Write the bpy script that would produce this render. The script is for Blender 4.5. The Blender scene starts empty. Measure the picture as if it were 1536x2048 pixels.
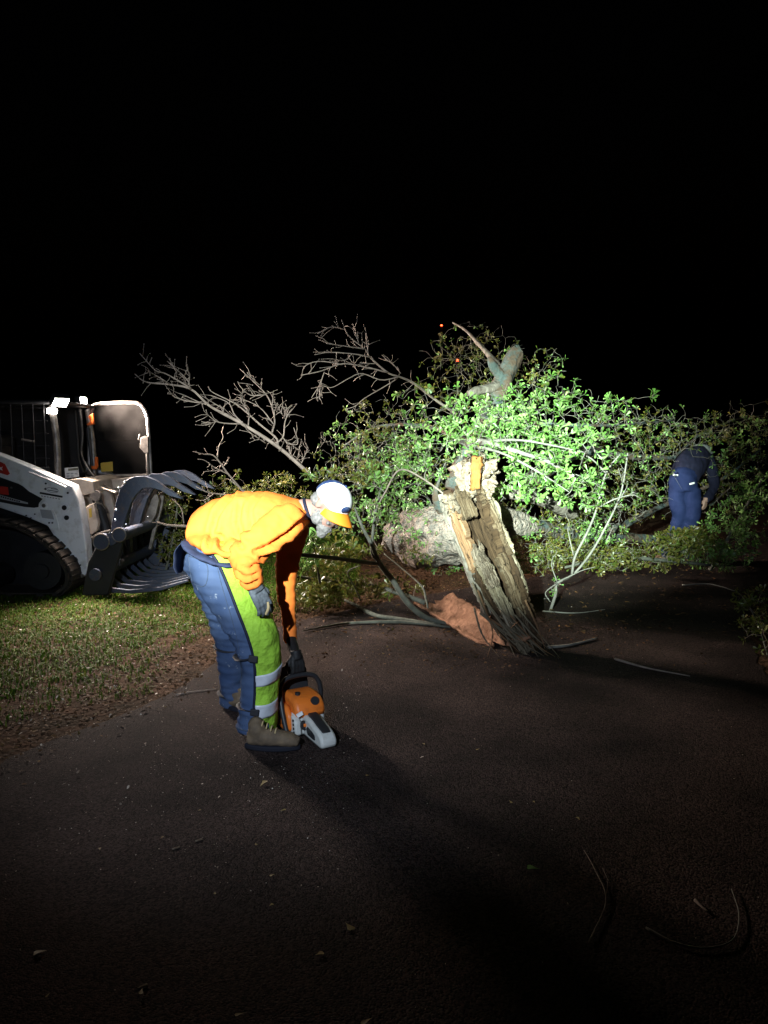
import bpy, bmesh, math, random
import numpy as np
from mathutils import Vector, Matrix, noise

random.seed(7); rng = np.random.default_rng(7)
S = bpy.context.scene
COL = S.collection

# ------------------------------------------------------------------ camera, sky, lights, exposure
FPX = 1538.0; CAMZ = 1.55; PITCH = math.atan(144 / FPX)
cam = bpy.data.cameras.new('camera'); camo = bpy.data.objects.new('camera', cam); COL.objects.link(camo)
camo.location = (0, 0, CAMZ); camo.rotation_euler = (math.pi / 2 - PITCH, 0, 0)
cam.sensor_fit = 'VERTICAL'; cam.sensor_height = 36.0; cam.lens = FPX / 2048 * 36.0
cam.clip_start = 0.05; cam.clip_end = 2000
S.camera = camo

wd = bpy.data.worlds.new('World'); S.world = wd; wd.use_nodes = True
nt = wd.node_tree
bg = nt.nodes['Background']
sky = nt.nodes.new('ShaderNodeTexSky'); sky.sky_type = 'NISHITA'; sky.sun_disc = False
sky.sun_elevation = math.radians(-4); sky.sun_rotation = math.radians(200)
nt.links.new(sky.outputs[0], bg.inputs[0]); bg.inputs[1].default_value = 0.012

def aim(o, target):
    d = Vector(target) - o.location
    o.rotation_euler = d.to_track_quat('-Z', 'Y').to_euler()
def spot(name, loc, target, power, size, blend, color, radius):
    l = bpy.data.lights.new(name, 'SPOT'); l.energy = power; l.spot_size = math.radians(size); l.spot_blend = blend
    l.color = color; l.shadow_soft_size = radius
    o = bpy.data.objects.new(name, l); COL.objects.link(o); o.location = loc; aim(o, target); return o
# head torch worn beside the photographer: a beam and a soft spill, and a spotlight held on the tree
TORCH = (-0.92, -0.1, 2.25)
def bearing(az, el): a, e = math.radians(az), math.radians(el); return (TORCH[0] + 10 * math.sin(a) * math.cos(e), TORCH[1] + 10 * math.cos(a) * math.cos(e), TORCH[2] + 10 * math.sin(e))
spot('spotlight', (TORCH[0] + .35, TORCH[1], TORCH[2] - .3), bearing(17.8, -6.4), 20000, 23.5, 1.0, (0.80, 1.0, 0.88), 0.02)
spot('torch_beam', TORCH, bearing(1.2, -9.8), 5000, 28, 1.0, (0.90, 1.0, 0.96), 0.02)
spot('torch_spill', TORCH, bearing(6, -12), 720, 66, 1.0, (0.68, 0.82, 1.0), 0.02)

S.view_settings.view_transform = 'Standard'; S.view_settings.look = 'None'
S.view_settings.exposure = 0; S.view_settings.gamma = 1
try: S.view_settings.use_curve_mapping = False
except Exception: pass
S.cycles.max_bounces = 6; S.cycles.use_denoising = True
S.cycles.sample_clamp_indirect = 3.0

# ------------------------------------------------------------------ helpers
def ray(px, py):
    dx = (px - 768) / FPX; dz = -(py - 1024) / FPX
    c, s = math.cos(PITCH), math.sin(PITCH)
    return Vector((dx, c + dz * s, -s + dz * c))
def P(px, py, Y):
    d = ray(px, py); t = Y / d.y
    return Vector((d.x * t, Y, CAMZ + d.z * t))
def G(px, py, z=0.0):
    d = ray(px, py); t = (z - CAMZ) / d.z
    return Vector((d.x * t, d.y * t, z))

ORG = {}
def tag(o, label=None, cat=None, group=None, kind=None):
    if label: o['label'] = label
    if cat: o['category'] = cat
    if group: o['group'] = group
    if kind: o['kind'] = kind
    return o
def thing(name, label, cat, loc, group=None):
    o = bpy.data.objects.new(name, None); COL.objects.link(o)
    o.location = loc; o.empty_display_size = .1; ORG[o.name] = Vector(loc)
    return tag(o, label, cat, group)
def link(name, me, mats, parent=None, loc=None, smooth=True, bevel=0, solid=0, sharp=35):
    """mesh given in world coordinates -> object, shifted to its thing's base"""
    o = bpy.data.objects.new(name, me); COL.objects.link(o)
    if parent is not None:
        org = ORG[parent.name]; o.parent = parent
    else:
        org = Vector(loc) if loc is not None else Vector((0, 0, 0)); o.location = org
    ORG[o.name] = org
    if org.length > 0: me.transform(Matrix.Translation(-org))
    if not isinstance(mats, (list, tuple)): mats = [mats]
    for m in mats: me.materials.append(m)
    if smooth:
        me.polygons.foreach_set('use_smooth', [True] * len(me.polygons))
        if sharp:
            try: me.set_sharp_from_angle(angle=math.radians(sharp))
            except Exception: pass
    if solid:
        md = o.modifiers.new('solid', 'SOLIDIFY'); md.thickness = solid; md.offset = -1
    if bevel:
        md = o.modifiers.new('bevel', 'BEVEL'); md.width = bevel; md.segments = 2; md.limit_method = 'ANGLE'
    return o

def catmull(pts, n):
    """resample a list of equal-length tuples"""
    A = np.array(pts, float); m = len(A)
    if m == 2:
        t = np.linspace(0, 1, n)[:, None]; return A[0] * (1 - t) + A[1] * t
    E = np.vstack([2 * A[0] - A[1], A, 2 * A[-1] - A[-2]])
    out = []
    for u in np.linspace(0, m - 1 - 1e-9, n):
        i = int(u); t = u - i
        p0, p1, p2, p3 = E[i], E[i + 1], E[i + 2], E[i + 3]
        out.append(.5 * (2 * p1 + (p2 - p0) * t + (2 * p0 - 5 * p1 + 4 * p2 - p3) * t * t + (3 * p1 - p0 - 3 * p2 + p3) * t ** 3))
    return np.array(out)

class MB:
    def __init__(s): s.v = []; s.f = []; s.m = []; s.uv = []
    def add(s, vs, fs, mi=0, uvs=None):
        b = len(s.v); s.v += [tuple(x) for x in vs]
        s.uv += (uvs if uvs else [(0, 0)] * len(vs))
        s.f += [tuple(i + b for i in f) for f in fs]; s.m += [mi] * len(fs)
    def box(s, c, size, rot=None, mi=0):
        c = Vector(c); hx, hy, hz = [x / 2 for x in size]
        vs = [Vector((x, y, z)) for x in (-hx, hx) for y in (-hy, hy) for z in (-hz, hz)]
        if rot is not None: vs = [rot @ v for v in vs]
        s.add([c + v for v in vs], [(0, 1, 3, 2), (4, 6, 7, 5), (0, 4, 5, 1), (2, 3, 7, 6), (0, 2, 6, 4), (1, 5, 7, 3)], mi)
    def prism(s, pts, ext, mi=0):
        """polygon (3-D points) swept by ext"""
        n = len(pts); ext = Vector(ext); a = [Vector(p) for p in pts]; b = [p + ext for p in a]
        s.add(a + b, [tuple(range(n))[::-1], tuple(range(n, 2 * n))] + [(i, (i + 1) % n, (i + 1) % n + n, i + n) for i in range(n)], mi)
    def pxprism(s, px, Y0, Y1, mi=0):
        s.prism([P(x, y, Y0) for x, y in px], (0, Y1 - Y0, 0), mi)
    def tube(s, pts, rad, sides=8, cap=True, mi=0, rough=0, seed=0, flat=1.0, smooth_n=0):
        if smooth_n:
            R = rad if isinstance(rad, (list, tuple)) else [rad] * len(pts)
            A = catmull([tuple(p) + (r,) for p, r in zip(pts, R)], smooth_n)
            pts = [Vector(a[:3]) for a in A]; rad = [max(1e-4, a[3]) for a in A]
        pts = [Vector(p) for p in pts]; n = len(pts)
        if not isinstance(rad, (list, tuple)): rad = [rad] * n
        vs = []; uvs = []; prev = None; L = 0
        for i, p in enumerate(pts):
            t = (pts[min(i + 1, n - 1)] - pts[max(i - 1, 0)])
            if t.length < 1e-9: t = Vector((0, 0, 1))
            t.normalize()
            if prev is None:
                h = Vector((0, 1, 0)) if abs(t.y) < .9 else Vector((1, 0, 0))
                prev = (h - t * h.dot(t)).normalized()
            else:
                prev = (prev - t * prev.dot(t)).normalized()
            q = t.cross(prev)
            if i: L += (p - pts[i - 1]).length
            for k in range(sides):
                a = 2 * math.pi * k / sides
                r = rad[i]
                if rough:
                    r *= 1 + rough * noise.noise(Vector((math.cos(a) * 2.2 + seed, math.sin(a) * 2.2, L * 3.0))) + rough * .5 * noise.noise(Vector((math.cos(a) * 6 + seed, math.sin(a) * 6, L * 8)))
                vs.append(p + prev * (math.cos(a) * r) + q * (math.sin(a) * r * flat)); uvs.append((k / sides, L))
        fs = []
        for i in range(n - 1):
            for k in range(sides):
                k2 = (k + 1) % sides
                fs.append((i * sides + k, i * sides + k2, (i + 1) * sides + k2, (i + 1) * sides + k))
        if cap:
            fs.append(tuple(range(sides))[::-1]); fs.append(tuple(range((n - 1) * sides, n * sides)))
        s.add(vs, fs, mi, uvs)
    def disc(s, c, axis, r, th, sides=20, mi=0, r2=None):
        c = Vector(c); a = Vector(axis).normalized() * (th / 2)
        s.tube([c - a, c + a], [r, r2 if r2 is not None else r], sides, True, mi)
    def ball(s, c, r, seg=12, rings=8, mi=0, M=None):
        c = Vector(c); rr = r if isinstance(r, (tuple, list)) else (r, r, r); vs = []; fs = []
        for i in range(rings + 1):
            th = math.pi * i / rings
            for k in range(seg):
                a = 2 * math.pi * k / seg
                v = Vector((math.sin(th) * math.cos(a) * rr[0], math.sin(th) * math.sin(a) * rr[1], math.cos(th) * rr[2]))
                if M is not None: v = M @ v
                vs.append(c + v)
        for i in range(rings):
            for k in range(seg):
                k2 = (k + 1) % seg
                fs.append((i * seg + k, (i + 1) * seg + k, (i + 1) * seg + k2, i * seg + k2))
        s.add(vs, fs, mi)
    def mesh(s, name):
        me = bpy.data.meshes.new(name); me.from_pydata(s.v, [], s.f); 
        me.polygons.foreach_set('material_index', s.m)
        if any(u != (0, 0) for u in s.uv):
            uvl = me.uv_layers.new(name='UVMap'); idx = np.zeros(len(me.loops), int); me.loops.foreach_get('vertex_index', idx)
            uvl.data.foreach_set('uv', np.array(s.uv, 'f')[idx].ravel())
        me.update(); return me
    def build(s, name, mats, parent=None, **k):
        return link(name, s.mesh(name), mats, parent, **k)

def np_mesh(name, V, F):
    """V (n,3) verts, F list of index arrays with equal side counts"""
    me = bpy.data.meshes.new(name); V = np.asarray(V, 'f'); F = np.asarray(F, 'i'); k = F.shape[1]
    me.vertices.add(len(V)); me.vertices.foreach_set('co', V.ravel())
    me.loops.add(F.size); me.loops.foreach_set('vertex_index', F.ravel())
    me.polygons.add(len(F)); me.polygons.foreach_set('loop_start', np.arange(0, F.size, k, dtype='i'))
    me.update(calc_edges=True); return me

def organic(name, mb, voxel, mats, parent, smooth_it=4, disp=None, matfn=None, loc=None):
    """many overlapping tubes and balls -> one continuous skin"""
    me = mb.mesh(name + '_cage'); o = bpy.data.objects.new(name + '_cage', me); COL.objects.link(o)
    r = o.modifiers.new('r', 'REMESH'); r.mode = 'VOXEL'; r.voxel_size = voxel
    if smooth_it:
        sm = o.modifiers.new('s', 'SMOOTH'); sm.factor = .5; sm.iterations = smooth_it
    dg = bpy.context.evaluated_depsgraph_get(); dg.update()
    ev = o.evaluated_get(dg); me2 = bpy.data.meshes.new_from_object(ev)
    bpy.data.objects.remove(o); bpy.data.meshes.remove(me)
    me2.name = name
    if disp:
        n = len(me2.vertices); co = np.zeros(n * 3, 'f'); me2.vertices.foreach_get('co', co); co = co.reshape(-1, 3)
        no = np.zeros(n * 3, 'f'); me2.vertex_normals.foreach_get('vector', no); no = no.reshape(-1, 3)
        d = np.array([disp(Vector(c), Vector(q)) for c, q in zip(co, no)], 'f')
        me2.vertices.foreach_set('co', (co + no * d[:, None]).ravel())
    me2.materials.clear()
    ob = link(name, me2, mats, parent, loc=loc, sharp=0)
    if matfn:
        org = ORG[ob.name]
        me2.polygons.foreach_set('material_index', [matfn(p.center + org, p.normal) for p in me2.polygons])
    me2.update(); return ob

# ------------------------------------------------------------------ materials
MATS = {}
def mat(name, col, rough=.7, spec=.3, metal=0, var=.0, vscale=8, col2=None, bump=0, bscale=60, bdist=.004, coords='Object',
        stretch=(1, 1, 1), emit=None, coat=0, contrast=(.35, .65), trans=0, detail=6):
    m = bpy.data.materials.new(name); m.use_nodes = True; t = m.node_tree; N = t.nodes; L = t.links
    b = N['Principled BSDF']
    b.inputs['Base Color'].default_value = (*col, 1); b.inputs['Roughness'].default_value = rough
    b.inputs['Specular IOR Level'].default_value = spec; b.inputs['Metallic'].default_value = metal
    if coat: b.inputs['Coat Weight'].default_value = coat; b.inputs['Coat Roughness'].default_value = .15
    if emit: b.inputs['Emission Color'].default_value = (*emit[0], 1); b.inputs['Emission Strength'].default_value = emit[1]
    tc = N.new('ShaderNodeTexCoord'); mp = N.new('ShaderNodeMapping'); mp.inputs['Scale'].default_value = stretch
    L.new(tc.outputs[coords], mp.inputs[0])
    if col2 is not None or var:
        nz = N.new('ShaderNodeTexNoise'); nz.inputs['Scale'].default_value = vscale; nz.inputs['Detail'].default_value = detail
        nz.inputs['Roughness'].default_value = .65
        L.new(mp.outputs[0], nz.inputs[0])
        cr = N.new('ShaderNodeValToRGB'); e = cr.color_ramp.elements
        e[0].position, e[1].position = contrast
        c2 = col2 if col2 is not None else tuple(x * (1 - var) for x in col)
        e[0].color = (*col, 1); e[1].color = (*c2, 1)
        L.new(nz.outputs[0], cr.inputs[0]); L.new(cr.outputs[0], b.inputs['Base Color'])
    if bump:
        n2 = N.new('ShaderNodeTexNoise'); n2.inputs['Scale'].default_value = bscale; n2.inputs['Detail'].default_value = 5
        L.new(mp.outputs[0], n2.inputs[0])
        bp = N.new('ShaderNodeBump'); bp.inputs['Strength'].default_value = bump; bp.inputs['Distance'].default_value = bdist
        L.new(n2.outputs[0], bp.inputs['Height']); L.new(bp.outputs[0], b.inputs['Normal'])
    MATS[name] = m; return m

def leafmat(name, cols, translucent=.3, rough=.36, spec=.5):
    m = bpy.data.materials.new(name); m.use_nodes = True; t = m.node_tree; N = t.nodes; L = t.links
    b = N['Principled BSDF']; b.inputs['Roughness'].default_value = rough; b.inputs['Specular IOR Level'].default_value = spec
    g = N.new('ShaderNodeNewGeometry'); oi = N.new('ShaderNodeObjectInfo')
    ad = N.new('ShaderNodeMath'); ad.operation = 'ADD'; fr = N.new('ShaderNodeMath'); fr.operation = 'FRACT'
    L.new(g.outputs['Random Per Island'], ad.inputs[0]); L.new(oi.outputs['Random'], ad.inputs[1]); L.new(ad.outputs[0], fr.inputs[0])
    cr = N.new('ShaderNodeValToRGB'); el = cr.color_ramp.elements
    while len(el) < len(cols): el.new(.5)
    for i, c in enumerate(cols):
        el[i].position = i / (len(cols) - 1); el[i].color = (*c, 1)
    L.new(fr.outputs[0], cr.inputs[0]); L.new(cr.outputs[0], b.inputs['Base Color'])
    tr = N.new('ShaderNodeBsdfTranslucent'); L.new(cr.outputs[0], tr.inputs[0])
    mx = N.new('ShaderNodeMixShader'); mx.inputs[0].default_value = translucent
    L.new(b.outputs[0], mx.inputs[1]); L.new(tr.outputs[0], mx.inputs[2]); L.new(mx.outputs[0], N['Material Output'].inputs[0])
    MATS[name] = m; return m

def asphalt():
    m = bpy.data.materials.new('asphalt'); m.use_nodes = True; t = m.node_tree; N = t.nodes; L = t.links; b = N['Principled BSDF']
    tc = N.new('ShaderNodeTexCoord')
    vo = N.new('ShaderNodeTexVoronoi'); vo.inputs['Scale'].default_value = 150; vo.inputs['Randomness'].default_value = 1
    L.new(tc.outputs['Object'], vo.inputs[0])
    n1 = N.new('ShaderNodeTexNoise'); n1.inputs['Scale'].default_value = 1.3; n1.inputs['Detail'].default_value = 8; L.new(tc.outputs['Object'], n1.inputs[0])
    n2 = N.new('ShaderNodeTexNoise'); n2.inputs['Scale'].default_value = 45; n2.inputs['Detail'].default_value = 8; L.new(tc.outputs['Object'], n2.inputs[0])
    cr = N.new('ShaderNodeValToRGB'); e = cr.color_ramp.elements; e[0].color = (.014, .011, .0105, 1); e[1].color = (.058, .045, .042, 1); e[0].position = .1; e[1].position = .9
    sp = N.new('ShaderNodeSeparateColor'); L.new(vo.outputs['Color'], sp.inputs[0]); L.new(sp.outputs[0], cr.inputs[0])
    c2 = N.new('ShaderNodeValToRGB'); e = c2.color_ramp.elements; e[0].color = (.45, .42, .42, 1); e[1].color = (1.3, 1.15, 1.08, 1); e[0].position = .36; e[1].position = .66
    L.new(n1.outputs[0], c2.inputs[0])
    mx = N.new('ShaderNodeMix'); mx.data_type = 'RGBA'; mx.blend_type = 'MULTIPLY'; mx.inputs[0].default_value = 1
    L.new(cr.outputs[0], mx.inputs[6]); L.new(c2.outputs[0], mx.inputs[7]); L.new(mx.outputs[2], b.inputs['Base Color'])
    inv = N.new('ShaderNodeMath'); inv.operation = 'SUBTRACT'; inv.inputs[0].default_value = 1.0; L.new(vo.outputs['Distance'], inv.inputs[1])
    h = N.new('ShaderNodeMath'); h.operation = 'ADD'; L.new(inv.outputs[0], h.inputs[0]); L.new(n2.outputs[0], h.inputs[1])
    bp = N.new('ShaderNodeBump'); bp.inputs['Strength'].default_value = .9; bp.inputs['Distance'].default_value = .004
    L.new(h.outputs[0], bp.inputs['Height']); L.new(bp.outputs[0], b.inputs['Normal'])
    b.inputs['Roughness'].default_value = .85; b.inputs['Specular IOR Level'].default_value = .06
    MATS['asphalt'] = m; return m
asphalt()
mat('soil', (.075, .04, .024), .95, .05, col2=(.03, .02, .012), vscale=3.5, bump=1, bscale=25, bdist=.03)
mat('bark', (.21, .185, .155), .9, .15, col2=(.075, .06, .048), vscale=14, bump=1, bscale=22, bdist=.02, contrast=(.35, .7))
mat('bark_lichen', (.085, .06, .042), .9, .15, col2=(.065, .085, .08), vscale=6, bump=1, bscale=30, bdist=.02, contrast=(.42, .56))
mat('bark_pink', (.30, .24, .20), .9, .15, col2=(.14, .13, .115), vscale=16, bump=1, bscale=26, bdist=.06, contrast=(.4, .62))
mat('twig', (.27, .215, .18), .8, .2, var=.45, vscale=12)
mat('twig_pale', (.20, .19, .165), .8, .2, var=.4, vscale=10)
mat('limb_green', (.12, .125, .10), .85, .2, var=.5, vscale=14, bump=.5, bscale=40)
def wood(name, c1, c2, c3, sc=(14, 1.2, 1), bump=.8):
    m = bpy.data.materials.new(name); m.use_nodes = True; t = m.node_tree; N = t.nodes; L = t.links; b = N['Principled BSDF']
    tc = N.new('ShaderNodeTexCoord'); mp = N.new('ShaderNodeMapping'); mp.inputs['Scale'].default_value = sc; L.new(tc.outputs['UV'], mp.inputs[0])
    nz = N.new('ShaderNodeTexNoise'); nz.inputs['Scale'].default_value = 2.2; nz.inputs['Detail'].default_value = 9; nz.inputs['Roughness'].default_value = .7; L.new(mp.outputs[0], nz.inputs[0])
    cr = N.new('ShaderNodeValToRGB'); el = cr.color_ramp.elements; el.new(.5)
    for i, (p, c) in enumerate(((.33, c1), (.5, c2), (.68, c3))): el[i].position = p; el[i].color = (*c, 1)
    L.new(nz.outputs[0], cr.inputs[0]); L.new(cr.outputs[0], b.inputs['Base Color'])
    bp = N.new('ShaderNodeBump'); bp.inputs['Strength'].default_value = bump; bp.inputs['Distance'].default_value = .02
    L.new(nz.outputs[0], bp.inputs['Height']); L.new(bp.outputs[0], b.inputs['Normal']); b.inputs['Roughness'].default_value = .85
    b.inputs['Specular IOR Level'].default_value = .15
    MATS[name] = m
wood('rotten_wood', (.018, .012, .007), (.07, .046, .026), (.16, .125, .085))
wood('inner_wood', (.085, .042, .02), (.18, .10, .052), (.28, .19, .12))
wood('weathered_wood', (.035, .027, .018), (.15, .12, .08), (.33, .29, .22))
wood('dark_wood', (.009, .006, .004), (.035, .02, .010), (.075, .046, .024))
mat('frill', (.215, .175, .135), .9, .1, col2=(.085, .06, .04), vscale=30, bump=1, bscale=60, bdist=.01)
mat('amber_wood', (.19, .09, .025), .8, .15, col2=(.12, .05, .012), vscale=14, bump=.5, bscale=50)
mat('bark_slab', (.27, .145, .09), .9, .1, col2=(.14, .07, .042), vscale=9, bump=1, bscale=28, bdist=.02)
leafmat('leaf_green', [(.04, .10, .018), (.11, .25, .045), (.18, .34, .085), (.07, .15, .025), (.23, .37, .12), (.05, .12, .018)])
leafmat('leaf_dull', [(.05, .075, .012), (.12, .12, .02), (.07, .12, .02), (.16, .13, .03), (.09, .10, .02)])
leafmat('leaf_litter', [(.05, .024, .012), (.09, .045, .02), (.13, .075, .03), (.045, .022, .014), (.08, .06, .02)], .1, .8, .15)
leafmat('leaf_yellow', [(.20, .14, .045), (.24, .18, .06), (.15, .09, .03)], .1, .6)
leafmat('petal', [(.42, .35, .28), (.6, .54, .47), (.22, .16, .12), (.3, .24, .18)], .1, .5)
leafmat('grass_blade', [(.022, .065, .003), (.05, .105, .006), (.035, .085, .004), (.09, .105, .012), (.028, .08, .004)], .25, .7, .12)

# ------------------------------------------------------------------ the setting: ground, road, grass, litter
def left_edge(Y):
    return float(np.interp(Y, [0, 2, 3.67, 4.6, 5.8, 6.6, 7.4, 8.6, 10, 14], [-2.3, -2.15, -1.83, -1.32, -1.08, -.75, .1, 1.6, 3.2, 7.5]))
def right_edge(Y):
    return float(np.interp(Y, [0, 3, 5.2, 6.5, 7.9, 10, 14], [1.9, 2.0, 2.6, 3.1, 3.75, 5.6, 10]))
def relief(x, y):
    """gentle unevenness of the verge, level under the road"""
    d = max(left_edge(min(y, 14)) - x, x - right_edge(min(y, 14)), 0)
    return min(1, d / .8) * (.05 * noise.noise(Vector((x * .8, y * .8, 1))) + .02 * noise.noise(Vector((x * 3, y * 3, 4)))) - .012
gx = np.concatenate([[-600, -120, -40, -15], np.arange(-9, 9.01, .18), [15, 40, 120, 600]])
gy = np.concatenate([[-200, -30, -6], np.arange(-1, 15.01, .18), [22, 40, 120, 400, 1200]])
V = []; F = []
for y in gy:
    for x in gx: V.append((x, y, relief(x, y) if abs(x) < 10 and -2 < y < 16 else -.012))
nx = len(gx)
for j in range(len(gy) - 1):
    for i in range(nx - 1): F.append((j * nx + i, j * nx + i + 1, (j + 1) * nx + i + 1, (j + 1) * nx + i))
tag(link('ground', np_mesh('ground', V, F), MATS['soil'], sharp=0), kind='structure', label='reddish brown soil and leaf litter beyond the road')
V = []; F = []; ys = np.arange(-3, 14.01, .09); nx = 30
for y in ys:
    a = left_edge(y) + .10 * noise.noise(Vector((y * 1.7, 0, 0))) + .05 * noise.noise(Vector((y * 7, 3, 0)))
    b = right_edge(y) + .10 * noise.noise(Vector((y * 1.5, 9, 0))) + .05 * noise.noise(Vector((y * 8, 7, 0)))
    for k in range(nx):
        u = k / (nx - 1); x = a + (b - a) * u
        V.append((x, y, .004 - (.012 if k in (0, nx - 1) else 0) + .004 * noise.noise(Vector((x * 1.3, y * 1.3, 0)))))
for j in range(len(ys) - 1):
    for k in range(nx - 1): F.append((j * nx + k, j * nx + k + 1, (j + 1) * nx + k + 1, (j + 1) * nx + k))
road = tag(link('road', np_mesh('road', V, F), MATS['asphalt'], sharp=0), kind='structure', label='dark coarse asphalt road with a ragged edge')

# grass: uncountable blades on the left lawn
n = 230000; bx = rng.uniform(-9.5, -.3, n); by = 3.2 + rng.random(n) ** .8 * 9
keep = []
for x, y in zip(bx, by):
    d = left_edge(y) - x
    c = noise.noise(Vector((x * 1.1, y * 1.1, 2))) * .5 + noise.noise(Vector((x * 4, y * 4, 5))) * .3
    keep.append(d > .3 + c * .5 and (x > -y * .56 - .3) and (d > .75 + c * .7 or random.random() < .3))
keep = np.array(keep); bx = bx[keep]; by = by[keep]; n = len(bx)
bz = np.array([relief(x, y) for x, y in zip(bx, by)])
ang = rng.uniform(0, 6.283, n); hgt = rng.uniform(.018, .055, n) * (1 + .5 * (rng.random(n) < .06)); lean = rng.uniform(.3, 1.6, n); w = rng.uniform(.0025, .005, n)
dx, dy = np.cos(ang), np.sin(ang); sx, sy = -dy * w, dx * w
b0 = np.stack([bx, by, bz], 1); up = np.array([0, 0, 1.])
d3 = np.stack([dx, dy, 0 * dx], 1); s3 = np.stack([sx, sy, 0 * sx], 1)
mid = b0 + up * (hgt * .6)[:, None] + d3 * (hgt * lean * .3)[:, None]; tip = b0 + up * (hgt * (1 - .45 * lean))[:, None] + d3 * (hgt * lean * 1.0)[:, None]
V = np.stack([b0 - s3, b0 + s3, mid + s3 * .8, mid - s3 * .8, tip], 1).reshape(-1, 3); k = np.arange(n)[:, None] * 5
F = np.concatenate([k + np.array([[0, 1, 2]]), k + np.array([[0, 2, 3]]), k + np.array([[3, 2, 4]])])
tag(link('grass', np_mesh('grass', V, F), MATS['grass_blade'], sharp=0), 'short patchy green lawn grass on the verge in front of the loader', 'grass', kind='stuff')

# spatulate oak leaf, base at the origin, tip along +x
LT = np.array([(0, 0, 0), (.35, 0, -.03), (.7, 0, -.07), (1.0, 0, -.15),
               (.35, .055, .01), (.62, .125, 0), (.85, .20, -.05), (1.02, .13, -.12),
               (.35, -.055, .01), (.62, -.125, 0), (.85, -.20, -.05), (1.02, -.13, -.12)], float)
LF = np.array([(0, 1, 4), (1, 2, 5), (1, 5, 4), (2, 6, 5), (2, 3, 7), (2, 7, 6), (0, 8, 1), (1, 9, 2), (1, 8, 9), (2, 9, 10), (2, 11, 3), (2, 10, 11)])
# round scrap of leaf / chip
CT = np.array([(-.5, -.18, 0), (0, -.3, .1), (.5, -.1, 0), (.45, .2, .05), (-.1, .32, .12), (-.5, .15, 0)], float)
CF = np.array([(0, 1, 5), (1, 4, 5), (1, 2, 4), (2, 3, 4)])
def scatter(T, TF, pos, X, Z, size, wid=None):
    """copies of template T: X long axis, Z normal hint, per-copy size"""
    X = X / np.linalg.norm(X, axis=1, keepdims=True); Yv = np.cross(Z, X); Yv /= np.linalg.norm(Yv, axis=1, keepdims=True) + 1e-9; Zv = np.cross(X, Yv)
    wd_ = size if wid is None else size * wid
    V = pos[:, None] + T[None, :, 0, None] * X[:, None] * size[:, None, None] + T[None, :, 1, None] * Yv[:, None] * wd_[:, None, None] + T[None, :, 2, None] * Zv[:, None] * size[:, None, None]
    n = len(pos); F = (TF[None] + (np.arange(n) * len(T))[:, None, None]).reshape(-1, TF.shape[1])
    return V.reshape(-1, 3), F
def rnd_dirs(n): v = rng.normal(size=(n, 3)); return v / np.linalg.norm(v, axis=1, keepdims=True)
def flat_litter(name, m, xy, smin, smax, label, cat, T=CT, TF=CF, tilt=.5, lift=.012):
    n = len(xy); z = np.array([max(relief(x, y), .004 if left_edge(y) < x < right_edge(y) else -9) + lift * random.random() for x, y in xy])
    a = rng.uniform(0, 6.283, n); X = np.stack([np.cos(a), np.sin(a), rng.normal(size=n) * tilt * .5], 1); Z = np.stack([rng.normal(size=n) * tilt, rng.normal(size=n) * tilt, np.ones(n)], 1)
    Vv, Ff = scatter(T, TF, np.column_stack([xy, z]), X, Z, rng.uniform(smin, smax, n))
    return tag(link(name, np_mesh(name, Vv, Ff), MATS[m], sharp=0), label, cat, kind='stuff')
def verge_pts(n, lo, hi, y0, y1, side='l'):
    out = []
    while len(out) < n:
        y = random.uniform(y0, y1); d = random.gauss((lo + hi) / 2, (hi - lo) / 2)
        x = left_edge(y) - d if side == 'l' else right_edge(y) + d
        out.append((x, y))
    return np.array(out)
flat_litter('leaf_litter', 'leaf_litter', verge_pts(4500, .1, .6, 3.3, 8.5), .008, .028, 'brown leaf litter and chips along the ragged road edge', 'leaf litter')
flat_litter('petals', 'petal', np.vstack([verge_pts(650, -.1, 1.3, 3.0, 8.0), np.column_stack([rng.uniform(-5, -1.5, 700), rng.uniform(4, 8, 700)])]), .006, .020, 'pale petals and chips strewn over the verge', 'petals', tilt=.9, lift=.05)
flat_litter('forest_litter', 'leaf_litter', np.array([(x, y) for x, y in zip(rng.uniform(-3.2, 7.5, 20000), 6.0 + rng.random(20000) ** 1.2 * 6) if not left_edge(y) - .1 < x < right_edge(y) or random.random() < .22]), .02, .06, 'brown fallen leaves under the fallen tree', 'leaf litter', T=LT, TF=LF, lift=.03)
flat_litter('wood_chips', 'leaf_litter', np.array([(p.x + random.gauss(0, .12), p.y + random.gauss(0, .12)) for p in (G(random.gauss(930, 170), random.gauss(1275, 32)) for _ in range(1600))]), .006, .024, 'brown bark crumbs and chips strewn round the foot of the broken trunk', 'wood chips', tilt=.6, lift=.008)
flat_litter('glint_grit', 'petal', np.vstack([np.column_stack([rng.uniform(-2.2, 2.6, 420), rng.uniform(1.6, 7, 420)]), np.column_stack([rng.uniform(-2.0, -.1, 1500), rng.uniform(2.5, 5.6, 1500)])]), .002, .007, 'tiny pale grit and chips over the asphalt, added to give it lamplight sparkle', 'grit', tilt=.6, lift=.004)  # pale grit stands in for asphalt glints, denser where the lamps reach

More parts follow.
